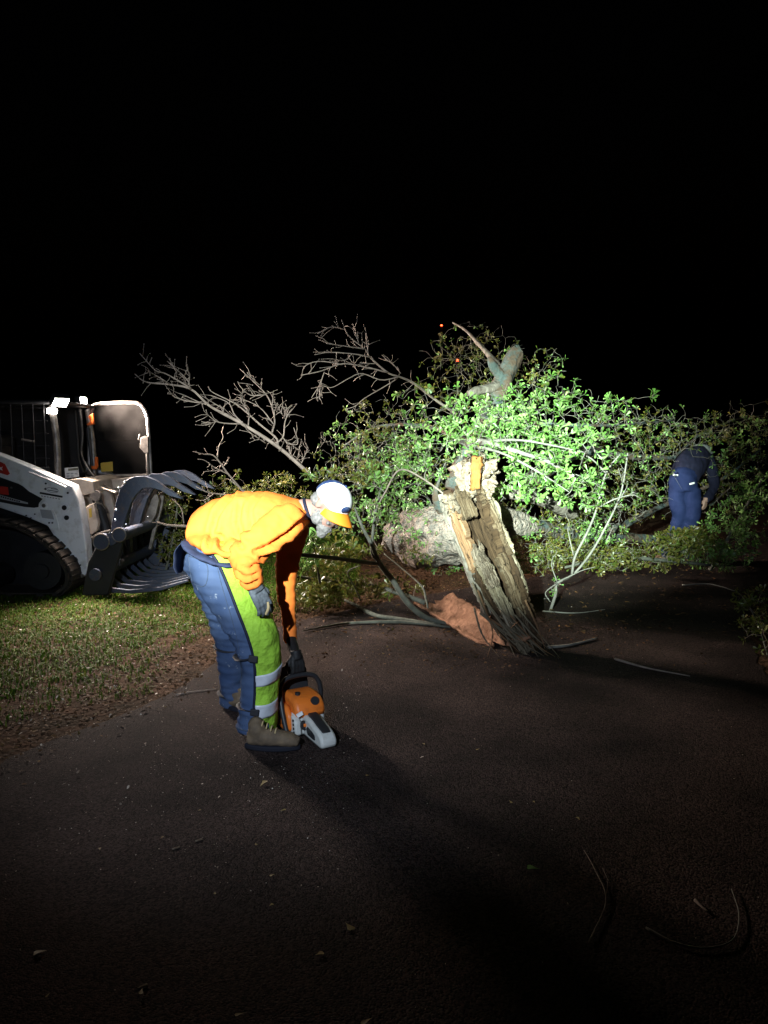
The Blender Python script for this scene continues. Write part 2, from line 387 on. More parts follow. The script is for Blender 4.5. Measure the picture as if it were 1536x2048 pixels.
# ------------------------------------------------------------------ branches, twigs and leaf whorls
def px_branch(mb, pts, Y0, Y1, r0, r1, sides=6, tf=None, rough=.12, wob=.0):
    n = len(pts); out = []
    for i, (x, y) in enumerate(pts):
        if tf: x, y = tf[0] + x * tf[2], tf[1] + y * tf[2]
        u = i / max(1, n - 1); out.append(P(x, y, Y0 + (Y1 - Y0) * u))
    m = max(4, int(3.2 * n)); mb.tube(out, [r0 + (r1 - r0) * (i / max(1, n - 1)) for i in range(n)], sides, True, 0, rough, random.random() * 50, smooth_n=m)
    return out
def buds(mb, pts, n, lmin=.03, lmax=.16, r=.004):
    """short knobbly spur twigs along a branch"""
    for _ in range(n):
        i = random.randrange(len(pts) - 1); t = random.random(); p = pts[i].lerp(pts[i + 1], t); d = (pts[i + 1] - pts[i]).normalized()
        q = (d * .8 + Vector(rnd_dirs(1)[0]) * .9).normalized(); L = random.uniform(lmin, lmax)
        mid = p + q * L * .5 + Vector(rnd_dirs(1)[0]) * L * .12
        mb.tube([p, mid, p + q * L], [r * .8, r * .55, r * .35], 4); 
        mb.ball(p + q * L, r * 1.15, 5, 3)

def limb_nodes(pts, step=.12):
    out = []
    for a, b in zip(pts[:-1], pts[1:]):
        m = max(1, int((b - a).length / step))
        for k in range(m): out.append(a.lerp(b, k / m))
    out.append(pts[-1]); return out

def blob_points(blobs):
    pts = []
    for (px, py, Y, rx, ry, rY, n, sz) in blobs:
        for _ in range(n):
            v = Vector(rnd_dirs(1)[0]) * random.random() ** .45
            y = Y + v.y * rY; p = P(px + v.x * rx, py + v.z * ry, y)
            if p.z > .03: pts.append((p, sz))
    return pts
def grow(nodes, pts, mb, r=.0032, minr=.0016):
    """join every whorl to the nearest wood, thin curved twigs in between; returns whorl axes"""
    nd = np.array([tuple(p) for p in nodes]); dist = [float(np.min(np.linalg.norm(nd - np.array(tuple(p)), axis=1))) for p, _ in pts]
    order = np.argsort(dist); axes = [None] * len(pts); cap = len(nd) + 6 * len(pts); buf = np.zeros((cap, 3)); buf[:len(nd)] = nd; m = len(nd)
    rad = np.full(cap, r * 1.5)
    for i in order:
        p, _ = pts[i]; q = np.array(tuple(p)); D = np.linalg.norm(buf[:m] - q, axis=1); j = int(np.argmin(D)); a = Vector(buf[j]); L = (p - a).length
        mid = a.lerp(p, .5) + Vector(rnd_dirs(1)[0]) * L * .16 + Vector((0, 0, .05 * L)); rr = max(minr, min(r, rad[j] * .9))
        mb.tube([a, a.lerp(mid, .55) , mid, mid.lerp(p, .5), p], [rr, rr * .95, rr * .9, rr * .8, rr * .7], 4, False)
        for t, w in ((mid, .92), (mid.lerp(p, .5), .85), (p, .75)):
            buf[m] = tuple(t); rad[m] = rr * w; m += 1
        axes[i] = (p - mid).normalized() if L > 1e-4 else Vector((0, 0, 1))
    return axes
def whorls(pts, axes, per=(3, 8), s=(.026, .072)):
    pos = []; X = []; Z = []; size = []
    for (p, sz), ax in zip(pts, axes):
        ax = (ax + Vector((0, 0, .15)) + Vector(rnd_dirs(1)[0]) * .35).normalized()
        u = ax.orthogonal().normalized(); w = ax.cross(u); k = random.randint(*per); a0 = random.random() * 6.28
        for i in range(k):
            a = a0 + i * 6.283 / k + random.uniform(-.3, .3); spl = random.uniform(.5, 1.25)
            d = ax * math.cos(spl) + (u * math.cos(a) + w * math.sin(a)) * math.sin(spl)
            pos.append(tuple(p - ax * random.random() * .03)); X.append(tuple(d)); nrm = ax - d * ax.dot(d) + Vector(rnd_dirs(1)[0]) * .35; Z.append(tuple(nrm)); size.append((s[0] + (s[1] - s[0]) * random.random() ** .8) * sz)
    return np.array(pos), np.array(X), np.array(Z), np.array(size)

# ---- the big fallen tree
tree = thing('fallen_tree', 'large uprooted oak lying across the road with leafy crown and bare limbs', 'tree', (0.6, 7.3, 0))
def limb(name, pts, rads, m, parent, sides=14, rough=.22, n=None):
    mb = MB(); w = [P(*p) for p in pts]; mb.tube(w, rads, sides, True, 0, rough, random.random() * 30, smooth_n=n or 9 * len(pts)); mb.build(name, MATS[m], parent, sharp=0); return w
NODES = []
NODES += limb_nodes(limb('trunk', [(790, 1075, 7.9), (815, 1072, 7.7), (860, 1075, 7.4), (905, 1062, 7.1), (960, 1035, 6.9), (1020, 1045, 7.1), (1060, 1052, 7.4)], [.15, .23, .275, .25, .18, .12, .09], 'bark_pink', tree, 28, .36, 90))
NODES += limb_nodes(limb('limb', [(1040, 1048, 7.3), (1120, 1062, 7.8), (1220, 1072, 8.6), (1330, 1080, 9.4)], [.09, .07, .055, .045], 'bark_lichen', tree, 14, .4, 60))
B = limb('limb', [(930, 985, 7.2), (955, 900, 7.4), (975, 850, 7.5), (997, 790, 7.6), (1012, 750, 7.7), (1032, 706, 7.8), (1040, 698, 7.8)], [.17, .14, .12, .10, .085, .068, .045], 'bark_lichen', tree, 18, .42, 80); NODES += limb_nodes(B)
NODES += limb_nodes(limb('limb', [(1008, 760, 7.68), (993, 741, 7.62), (984, 728, 7.55), (979, 716, 7.5)], [.06, .05, .04, .022], 'bark_lichen', tree, 10, .25))
NODES += limb_nodes(limb('limb', [(1000, 772, 7.65), (975, 778, 7.5), (952, 782, 7.4), (938, 788, 7.35)], [.06, .05, .045, .03], 'bark', tree, 10, .25))
NODES += limb_nodes(limb('limb', [(940, 1000, 6.9), (1000, 985, 6.9), (1045, 988, 6.9), (1090, 1003, 7.1), (1150, 1030, 7.6)], [.05, .062, .062, .055, .05], 'bark', tree, 12, .25, 50))
NODES += limb_nodes(limb('limb', [(1060, 960, 7.6), (1150, 905, 8.2), (1200, 905, 8.5), (1262, 913, 8.8), (1345, 916, 9.3)], [.08, .06, .046, .038, .02], 'bark_lichen', tree, 14, .45, 60))
NODES += limb_nodes(limb('limb', [(905, 1040, 7.2), (878, 1010, 7.0), (872, 985, 6.9), (880, 955, 6.9)], [.09, .05, .026, .010], 'bark_lichen', tree, 10, .3))
NODES += limb_nodes(limb('limb', [(955, 900, 7.5), (900, 868, 8.0), (830, 850, 8.4), (750, 855, 8.7), (690, 890, 8.9)], [.05, .03, .02, .014, .008], 'bark_lichen', tree, 8, .3))
NODES += limb_nodes(limb('limb', [(975, 850, 7.5), (1050, 845, 7.2), (1130, 850, 7.2), (1230, 850, 7.8), (1350, 840, 9.2)], [.035, .025, .018, .013, .008], 'bark_lichen', tree, 8, .35))
NODES += limb_nodes(limb('limb', [(940, 880, 7.0), (985, 888, 6.5), (1040, 905, 6.3), (1100, 925, 6.3), (1150, 960, 6.4)], [.035, .022, .018, .014, .008], 'twig_pale', tree, 8, .25))
NODES += limb_nodes(limb('limb', [(915, 1010, 6.8), (850, 960, 6.6), (800, 940, 6.4), (770, 985, 6.2), (745, 1030, 6.2)], [.009, .008, .007, .006, .004], 'twig', tree, 8, .25))
NODES += limb_nodes(limb('limb', [(1220, 1062, 8.4), (1330, 1010, 9.6), (1440, 960, 9.9), (1520, 900, 9.9)], [.045, .03, .02, .012], 'bark_lichen', tree, 8, .4))
NODES += limb_nodes(limb('limb', [(1012, 750, 7.7), (960, 690, 8.6), (930, 660, 9.0), (905, 645, 9.2)], [.04, .025, .015, .008], 'bark', tree, 8, .3))

NODES += limb_nodes(limb('limb', [(935, 890, 6.9), (1000, 905, 6.25), (1070, 940, 6.15), (1140, 985, 6.2)], [.02, .010, .008, .004], 'twig_pale', tree, 7, .25))
NODES += limb_nodes(limb('limb', [(945, 885, 6.9), (1030, 880, 6.2), (1100, 890, 6.1), (1170, 905, 6.2)], [.02, .010, .007, .004], 'twig_pale', tree, 7, .25))
NODES += limb_nodes(limb('limb', [(1345, 918, 9.4), (1400, 870, 10.0), (1470, 840, 10.4), (1530, 830, 10.6)], [.018, .013, .010, .006], 'bark_lichen', tree, 7, .35))
NODES += limb_nodes(limb('limb', [(1330, 1080, 9.4), (1420, 1010, 10.1), (1500, 940, 10.4)], [.02, .014, .008], 'bark_lichen', tree, 7, .35))
# bare branches traced as real limbs with their own depth
def bare(name, lines, Y, r, tf, parent, nb=4, m='twig', label=None):
    mb = MB()
    for ln, y0, y1, r0, r1 in lines:
        w = px_branch(mb, ln, Y + y0, Y + y1, r * r0, r * r1, 6, tf); buds(mb, w, nb)
        NODES_B.append(w)
    o = mb.build(name, MATS[m], parent, sharp=0)
    if label: o['label'] = label
    return o
NODES_B = []
T7 = (250, 680, .28)
bare('bare_branch', [
    ([(1390, 1010), (1310, 950), (1090, 760), (830, 595), (690, 520), (590, 460), (470, 350), (320, 318), (150, 300), (70, 243)], 0, -.5, 1.5, .28),
    ([(470, 350), (430, 320), (290, 240), (215, 215), (105, 95)], -.35, -.6, .55, .22), ([(460, 350), (455, 300), (380, 220), (300, 150)], -.35, -.2, .5, .22),
    ([(320, 315), (240, 265), (180, 230), (145, 205)], -.4, -.55, .4, .22), ([(455, 320), (462, 240), (440, 200)], -.35, -.1, .35, .2), ([(350, 280), (370, 235), (330, 170)], -.4, -.2, .35, .2),
    ([(580, 460), (520, 440), (415, 390)], -.3, -.2, .4, .22), ([(540, 450), (420, 430), (345, 400), (318, 365)], -.3, -.45, .4, .2),
    ([(700, 520), (700, 490), (640, 455), (545, 395)], -.25, -.1, .45, .2), ([(820, 600), (720, 595), (650, 580), (580, 525)], -.2, -.4, .45, .2), ([(660, 580), (615, 595)], -.3, -.32, .3, .2),
    ([(840, 595), (780, 530), (740, 450), (615, 395)], -.2, -.1, .5, .2),
    ([(1090, 760), (1080, 700), (960, 600), (860, 510), (780, 450), (620, 370), (595, 330)], -.1, .2, .75, .2),
    ([(1050, 660), (1070, 580), (1050, 480), (1010, 390), (910, 290), (820, 205)], -.05, .3, .6, .2), ([(1060, 600), (960, 480), (800, 405)], 0, .2, .4, .2),
    ([(1010, 390), (900, 395), (830, 340), (805, 295)], .15, .1, .35, .2), ([(1080, 740), (1130, 690), (1140, 600), (1160, 540), (1200, 490)], -.1, .1, .55, .22), ([(1160, 540), (1155, 480)], .05, .05, .3, .2),
    ([(1130, 700), (1170, 740), (1235, 738), (1205, 625)], -.1, -.2, .4, .2), ([(1140, 560), (1085, 460)], 0, .1, .35, .2), ([(1050, 480), (1060, 360)], .1, .2, .35, .2),
    ([(1250, 900), (1190, 830), (1170, 760)], 0, .1, .4, .2), ([(1260, 880), (1310, 770)], 0, .1, .35, .2), ([(1230, 870), (1250, 750)], 0, -.1, .3, .2), ([(1010, 740), (890, 660)], -.12, -.3, .35, .2),
    ([(880, 610), (885, 520), (850, 470)], -.1, .1, .35, .2), ([(830, 450), (840, 360)], .1, .15, .3, .2), ([(960, 320), (930, 295), (870, 230)], .25, .3, .3, .2)],
    6.75, .0135, T7, tree, 9, label='long bare grey branch slanting up beside the loader')
bare('bare_branch', [([(860, 1100), (740, 960), (640, 830), (560, 815), (485, 795)], 0, -.2, .9, .25), ([(660, 840), (670, 760), (700, 700), (690, 655)], -.1, 0, .5, .25),
    ([(740, 960), (640, 910), (570, 860), (520, 850)], 0, -.2, .5, .2), ([(700, 930), (560, 940)], 0, -.1, .4, .2), ([(700, 900), (725, 880), (700, 870)], 0, 0, .35, .2),
    ([(900, 1130), (770, 1110), (600, 1090), (510, 1050)], 0, -.1, .8, .3), ([(640, 1095), (560, 1150)], 0, 0, .4, .2), ([(450, 1330), (300, 1320), (230, 1300)], .1, .1, 1.2, .8), ([(420, 1310), (400, 1200), (330, 1130)], 0, .1, .6, .3)],
    8.2, .013, T7, tree, 4, label='thin twiggy branch behind the loader grapple')
T4 = (600, 620, .3255)
bare('bare_branch', [([(960, 640), (830, 550), (700, 450), (610, 410), (540, 385), (430, 290), (400, 240), (300, 160), (255, 60)], .2, -.5, 1.3, .25),
    ([(430, 290), (330, 270), (180, 260), (90, 275)], -.3, -.5, .55, .25), ([(540, 385), (400, 350), (260, 330), (130, 375), (10, 400)], -.2, -.6, .65, .3), ([(260, 335), (120, 315), (30, 345), (10, 410)], -.4, -.55, .45, .25),
    ([(150, 380), (120, 460), (70, 540)], -.5, -.5, .45, .25), ([(120, 455), (118, 550)], -.5, -.52, .3, .2), ([(610, 410), (500, 430), (380, 390), (300, 420), (200, 475), (140, 465)], -.2, -.4, .5, .25),
    ([(400, 240), (300, 225), (160, 205)], -.35, -.5, .45, .25), ([(280, 120), (190, 105), (110, 145)], -.4, -.55, .4, .3), ([(600, 420), (520, 470), (400, 540), (340, 590), (280, 610)], -.1, 0, .5, .25),
    ([(420, 280), (410, 200), (400, 140)], -.3, -.2, .4, .2), ([(620, 390), (560, 320), (520, 310)], -.2, -.1, .35, .2), ([(320, 270), (270, 310), (200, 300)], -.4, -.3, .35, .2), ([(360, 200), (330, 110)], -.4, -.3, .35, .2), ([(470, 330), (380, 330), (330, 350)], -.3, -.4, .35, .2)],
    7.4, .0115, T4, tree, 8, label='bare arching branch with curled twig tips above the crown')

blobs_tree = [  # px, py, Y, rx, ry, rY, count, leaf size
    (1010, 875, 6.5, 150, 62, .45, 135, 1.0), (1105, 905, 6.35, 120, 85, .4, 120, 1.05), (880, 835, 6.9, 110, 70, .5, 80, .95),
    (770, 850, 8.4, 110, 60, .5, 120, .75), (700, 905, 8.9, 80, 65, .5, 90, .72), (800, 925, 7.0, 120, 60, .5, 110, .85),
    (950, 760, 9.4, 130, 70, .6, 110, .85), (945, 695, 10.6, 100, 50, .5, 80, .75), (1095, 790, 7.4, 80, 55, .4, 70, .95), (1000, 820, 7.0, 110, 50, .4, 90, .95),
    (1210, 835, 7.6, 95, 55, .5, 75, .9), (1330, 855, 9.3, 130, 45, .6, 110, .8), (1460, 890, 9.8, 90, 70, .6, 110, .9), (1250, 960, 8.6, 110, 60, .6, 90, .8),
    (1060, 1060, 7.4, 90, 70, .4, 80, .8), (1155, 1090, 7.6, 90, 40, .4, 70, .75), (1060, 965, 6.2, 110, 40, .25, 60, 1.05), (1160, 985, 6.5, 60, 45, .25, 36, 1.05),
    (760, 1010, 6.8, 80, 60, .3, 45, .8), (730, 955, 6.3, 55, 22, .15, 22, .95), (640, 950, 6.2, 45, 22, .15, 20, 1.0), (960, 1060, 7.3, 60, 30, .2, 22, .9), (850, 1110, 6.9, 50, 20, .2, 16, .9), (830, 890, 7.3, 60, 30, .3, 26, .85),
    (1000, 1045, 8.2, 130, 65, .5, 120, .75), (1180, 1020, 8.4, 120, 60, .5, 120, .8), (1290, 970, 9.9, 80, 80, .4, 100, .85), (1460, 960, 10.2, 90, 90, .5, 150, .9), (1280, 890, 9.4, 130, 40, .5, 90, .85),
    (780, 1045, 7.8, 110, 45, .4, 90, .75), (690, 1020, 7.7, 70, 50, .4, 70, .75), (860, 955, 8.0, 90, 60, .4, 80, .8), (1130, 1110, 7.9, 100, 28, .4, 80, .7), (1500, 845, 10.4, 80, 50, .5, 70, .95), (1075, 725, 9.5, 70, 40, .4, 34, .85), (880, 1135, 7.6, 60, 14, .3, 24, .7), (1070, 1115, 7.5, 90, 36, .3, 100, .72), (1200, 1105, 7.7, 110, 40, .3, 110, .75), (1150, 1050, 7.7, 110, 50, .3, 90, .8), (820, 1000, 7.3, 80, 50, .3, 60, .75), (960, 1095, 7.9, 80, 40, .3, 60, .7), (760, 930, 7.9, 110, 60, .4, 90, .7), (845, 1070, 6.85, 60, 36, .12, 26, .7)]
tw = MB(); pts = blob_points(blobs_tree)
# tall free-standing sprigs at the top right of the crown
for x, y in ((1212, 800), (1308, 792), (1140, 800), (1085, 775), (840, 770), (800, 790)): pts += [(P(x + random.uniform(-9, 9), y + random.uniform(-8, 8), 7.4), 1.15) for _ in range(3)]
NP = len(pts); pts += [(p, s_) for p, s_ in blob_points([(b[0], b[1], b[2], b[3] * 1.12, b[4] * 1.15, b[5], int(b[6] * .7), 1) for b in blobs_tree])]   # bare twig ends between the leaves
axes = grow(NODES + [q for w in NODES_B[-15:-14] for q in w[:3]], pts, tw); pts = pts[:NP]; axes = axes[:NP]
tag(tw.build('twigs', MATS['twig_pale'], tree, sharp=0), kind='stuff')
pos, X, Z, size = whorls(pts, axes)
# the leaves that show largest stand alone, the rest is one mass
ctr = np.array(tuple(P(1050, 890, 6.2)))
score = np.linalg.norm((pos - ctr) * np.array([.8, 1.6, 1.0]), axis=1) - size * 12; order = np.argsort(score); near, rest = order[:300], order[300:]
dull = np.array([noise.noise(Vector(p) * 1.5) for p in pos]) + (pos[:, 2] < .55) * .35 + (pos[:, 1] > 7.5) * .38 + rng.normal(size=len(pos)) * .12 > .3  # rear leaves take duller colours, putting dimmer light into the crown's back
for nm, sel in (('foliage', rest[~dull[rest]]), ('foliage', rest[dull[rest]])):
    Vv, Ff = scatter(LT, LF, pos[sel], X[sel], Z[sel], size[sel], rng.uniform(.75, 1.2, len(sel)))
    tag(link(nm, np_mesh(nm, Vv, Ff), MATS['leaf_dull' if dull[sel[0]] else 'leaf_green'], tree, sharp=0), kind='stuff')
lmesh = []
for k in range(5):
    T = LT.copy(); T[:, 1] *= random.uniform(.8, 1.2); T[:, 2] *= random.uniform(.4, 1.6); T[1:, 2] += rng.normal(size=11) * .015
    me = np_mesh('leaf', T, LF); me.materials.append(MATS['leaf_green']); me.polygons.foreach_set('use_smooth', [True] * len(me.polygons)); lmesh.append(me)
torg = ORG[tree.name]
for i in near:
    x = Vector(X[i]).normalized(); y = Vector(Z[i]).cross(x).normalized(); z = x.cross(y)
    o = bpy.data.objects.new('leaf', random.choice(lmesh)); COL.objects.link(o); o.parent = tree
    o.matrix_local = Matrix.Translation(Vector(pos[i]) - torg) @ Matrix((x, y, z)).transposed().to_4x4() @ Matrix.Scale(size[i], 4)

# ---- leafy boughs lying around it
def bough(name, label, stem, rads, blobs, lm, group=None, m='limb_green', cat='branch', s=(.045, .085), per=(5, 8)):
    w = [P(*p) if p[2] else G(p[0], p[1], .03) for p in stem]; base = min(w, key=lambda q: q.z); t = thing(name, label, cat, (base.x, base.y, max(0, base.z - .03)), group)
    mb = MB(); mb.tube(w, rads, 8, True, 0, .2, random.random() * 9, smooth_n=8 * len(w)); mb.build('stem', MATS[m], t, sharp=0)
    mb = MB(); p = blob_points(blobs); ax = grow(limb_nodes(w), p, mb, .003); tag(mb.build('twigs', MATS['twig'], t, sharp=0), kind='stuff')
    a, b, c, d = whorls(p, ax, per, s); Vv, Ff = scatter(LT, LF, a, b, c, d, rng.uniform(.75, 1.2, len(a)))
    tag(link('foliage', np_mesh('foliage', Vv, Ff), MATS[lm], t, sharp=0), kind='stuff'); return t
BG = 'leafy boughs torn from the fallen tree'
bough('leafy_bough', 'low leafy bough lying on the litter behind the worker in orange', [(560, 1150, 7.2), (650, 1160, 7.2), (760, 1175, 7.0), (850, 1205, 6.7)], [.012, .016, .02, .024],
      [(640, 1120, 7.3, 90, 45, .35, 85, .85), (730, 1175, 7.0, 120, 30, .3, 100, .8), (630, 1185, 6.9, 80, 28, .25, 80, .75), (690, 1100, 7.3, 80, 40, .3, 40, .9)], 'leaf_dull', BG)
bough('leafy_bough', 'small dark sprig with fresh leaves just under the bearded worker\'s chin', [(640, 1165, 6.6), (632, 1120, 6.3), (625, 1075, 6.2)], [.01, .008, .006], [(625, 1090, 6.2, 26, 40, .12, 16, 1.0), (610, 1125, 6.3, 30, 20, .12, 10, .95)], 'leaf_green', BG)
bough('leafy_bough', 'leafy bough standing in the dark behind the steel grapple', [(330, 1150, 8.9), (345, 1080, 8.8), (355, 1010, 8.7), (350, 985, 8.6)], [.016, .012, .01, .006],
      [(350, 1000, 8.7, 38, 36, .25, 40, .8), (345, 1080, 8.8, 40, 60, .3, 70, .75), (420, 1050, 9.2, 50, 50, .3, 36, .75)], 'leaf_dull', BG)
bough('leafy_bough', 'dim leafy bough in the dark above the bent worker\'s back', [(560, 1060, 9.6), (510, 1000, 9.6), (460, 960, 9.6)], [.02, .016, .01], [(500, 975, 9.6, 90, 36, .4, 60, .85), (570, 990, 9.3, 60, 45, .4, 50, .85), (440, 990, 9.7, 60, 40, .3, 30, .8)], 'leaf_dull', BG)
bough('leafy_bough', 'yellowish leafy bough at the road edge below the second worker', [(1130, 1135, 7.6), (1220, 1115, 7.9), (1320, 1120, 8.1), (1420, 1130, 8.3)], [.012, .018, .02, .015],
      [(1372, 1078, 8.6, 62, 26, .2, 120, .95), (1215, 1115, 7.8, 70, 34, .3, 80, .75), (1310, 1110, 8.2, 80, 36, .35, 90, .8), (1400, 1095, 8.6, 60, 40, .35, 70, .8)], 'leaf_dull', BG)
bough('leafy_bough', 'dark green leafy bough beside the legs of the worker in navy', [(1420, 1140, 8.8), (1460, 1070, 9.0), (1500, 1000, 9.2), (1530, 950, 9.3)], [.025, .02, .016, .01],
      [(1470, 1060, 9.0, 70, 60, .35, 100, .85), (1500, 980, 9.3, 50, 50, .3, 60, .85), (1440, 1110, 8.7, 80, 30, .3, 70, .8)], 'leaf_green', BG)
bough('verge_plant', 'straggly weeds at the right road edge under the dark boughs', [(1535, 1310, 0), (1520, 1260, 5.8), (1500, 1215, 5.9)], [.006, .005, .003], [(1515, 1255, 5.85, 40, 50, .25, 34, .65), (1500, 1200, 6.6, 40, 30, .3, 30, .7), (1555, 1290, 5.4, 40, 60, .2, 26, .7)], 'leaf_dull', cat='plant')

# ---- limbs resting on the road
lf = thing('fallen_limb', 'grey green forked limb slanting from the road up towards the worker\'s cap', 'branch', tuple(G(889, 1250)))
T5 = (600, 1080, .1953); mb = MB()
def seg(mb, L, r, tf, m=6): mb.tube([P(tf[0] + x * tf[2], tf[1] + y * tf[2], Y) for x, y, Y in L], r, 8, True, 0, .15, random.random() * 9, smooth_n=m * len(L))
seg(mb, [(1520, 870, 6.38), (1280, 790, 6.4), (1100, 640, 6.35), (960, 430, 6.3), (830, 260, 6.25), (790, 180, 6.2), (720, 20, 6.15), (640, -130, 6.1), (560, -330, 6.1)], [.02, .026, .024, .023, .021, .018, .015, .012, .008], T5)
seg(mb, [(800, 245, 6.24), (640, 225, 6.1), (400, 190, 5.9), (0, 150, 5.6), (-150, 135, 5.5)], [.014, .017, .016, .015, .014], T5)
seg(mb, [(780, 200, 6.2), (735, 100, 6.2), (760, -200, 6.2), (800, -420, 6.2), (840, -560, 6.25)], [.014, .012, .011, .009, .005], T5)
seg(mb, [(1310, 700, 6.45), (1290, 600, 6.5), (1250, 480, 6.6), (1080, 320, 6.8), (860, 140, 7.0)], [.008, .009, .008, .007, .004], T5)
seg(mb, [(620, 620, 6.7), (560, 480, 6.7), (490, 330, 6.7), (620, 260, 6.6)], [.007, .007, .006, .005], T5)
w = mb.build('stem', MATS['limb_green'], lf, sharp=0)
p = blob_points([(745, 1010, 6.15, 30, 40, .15, 14, .7), (765, 960, 6.2, 30, 30, .15, 10, .8)]); mb = MB(); ax = grow([P(740, 1060, 6.2), P(748, 1040, 6.2), P(756, 1000, 6.2), P(763, 970, 6.2)], p, mb, .003); tag(mb.build('twigs', MATS['twig'], lf, sharp=0), kind='stuff')
a, b, c, d = whorls(p, ax); Vv, Ff = scatter(LT, LF, a, b, c, d); tag(link('foliage', np_mesh('foliage', Vv, Ff), MATS['leaf_green'], lf, sharp=0), kind='stuff')
g2 = thing('fallen_limb', 'grey limb lying flat along the dark road edge under the leaves', 'branch', tuple(G(760, 1240))); mb = MB()
pp = [G(x, y, .025) for x, y in ((880, 1250), (800, 1238), (750, 1230), (715, 1212), (690, 1200))]; mb.tube(pp, [.014, .018, .019, .016, .011], 8, True, 0, .2, 3, smooth_n=30)
mb.tube([G(x, y, .02) for x, y in ((900, 1254), (800, 1244), (700, 1246), (640, 1255), (605, 1262))], [.01, .014, .012, .008, .004], 6, True, 0, .2, 5, smooth_n=24); mb.build('stem', MATS['limb_green'], g2, sharp=0)

T6 = (1060, 720, .31)
fb = thing('forked_branch', 'slender bare forked branch standing up from the road right of the broken trunk', 'branch', tuple(G(1100, 1222)))
mb = MB(); RL = [([(130, 1620), (165, 1510), (175, 1440), (270, 1390), (360, 1290), (450, 1150), (560, 930), (600, 800), (630, 600)], 0, .2, 1.0, .5), ([(270, 1390), (290, 1270), (370, 1110), (430, 960), (490, 730), (580, 610)], 0, -.35, .85, .45),
      ([(490, 730), (400, 640), (310, 595)], -.3, -.4, .6, .3), ([(455, 860), (425, 800), (300, 740), (200, 700)], -.25, -.4, .4, .2), ([(430, 960), (540, 900), (660, 870), (700, 885)], -.2, -.4, .5, .25), ([(590, 880), (620, 830)], .1, .1, .3, .2),
      ([(175, 1440), (100, 1500), (130, 1560)], 0, -.1, .4, .25), ([(210, 1420), (330, 1360), (420, 1335)], 0, -.1, .4, .2), ([(490, 1170), (540, 1070)], .05, .1, .3, .2), ([(280, 1260), (250, 1130), (240, 1080)], 0, .1, .4, .2),
      ([(640, 870), (670, 850)], -.35, -.35, .25, .15), ([(600, 800), (570, 700)], .1, 0, .3, .2), ([(560, 950), (590, 930)], .1, .05, .3, .2), ([(175, 1430), (140, 1330), (150, 1260)], 0, .1, .35, .2)]
for ln, y0, y1, r0, r1 in RL:
    w = px_branch(mb, ln, 6.9 + y0, 6.9 + y1, .0145 * r0, .0145 * r1, 7, T6); buds(mb, w, 3, .02, .08, .004)
mb.build('stem', MATS['twig_pale'], fb, sharp=0)
p = blob_points([(1110, 1175, 6.95, 16, 30, .1, 7, .6), (1190, 870, 6.6, 24, 24, .1, 10, 1.0), (1240, 915, 6.9, 20, 14, .1, 6, .9)]); mb = MB(); ax = grow([P(1103, 1140, 6.95), P(1106, 1180, 6.95), P(1190, 905, 6.6), P(1238, 910, 6.95)], p, mb, .003); tag(mb.build('twigs', MATS['twig'], fb, sharp=0), kind='stuff')
a, b, c, d = whorls(p, ax); Vv, Ff = scatter(LT, LF, a, b, c, d); tag(link('foliage', np_mesh('foliage', Vv, Ff), MATS['leaf_green'], fb, sharp=0), kind='stuff')

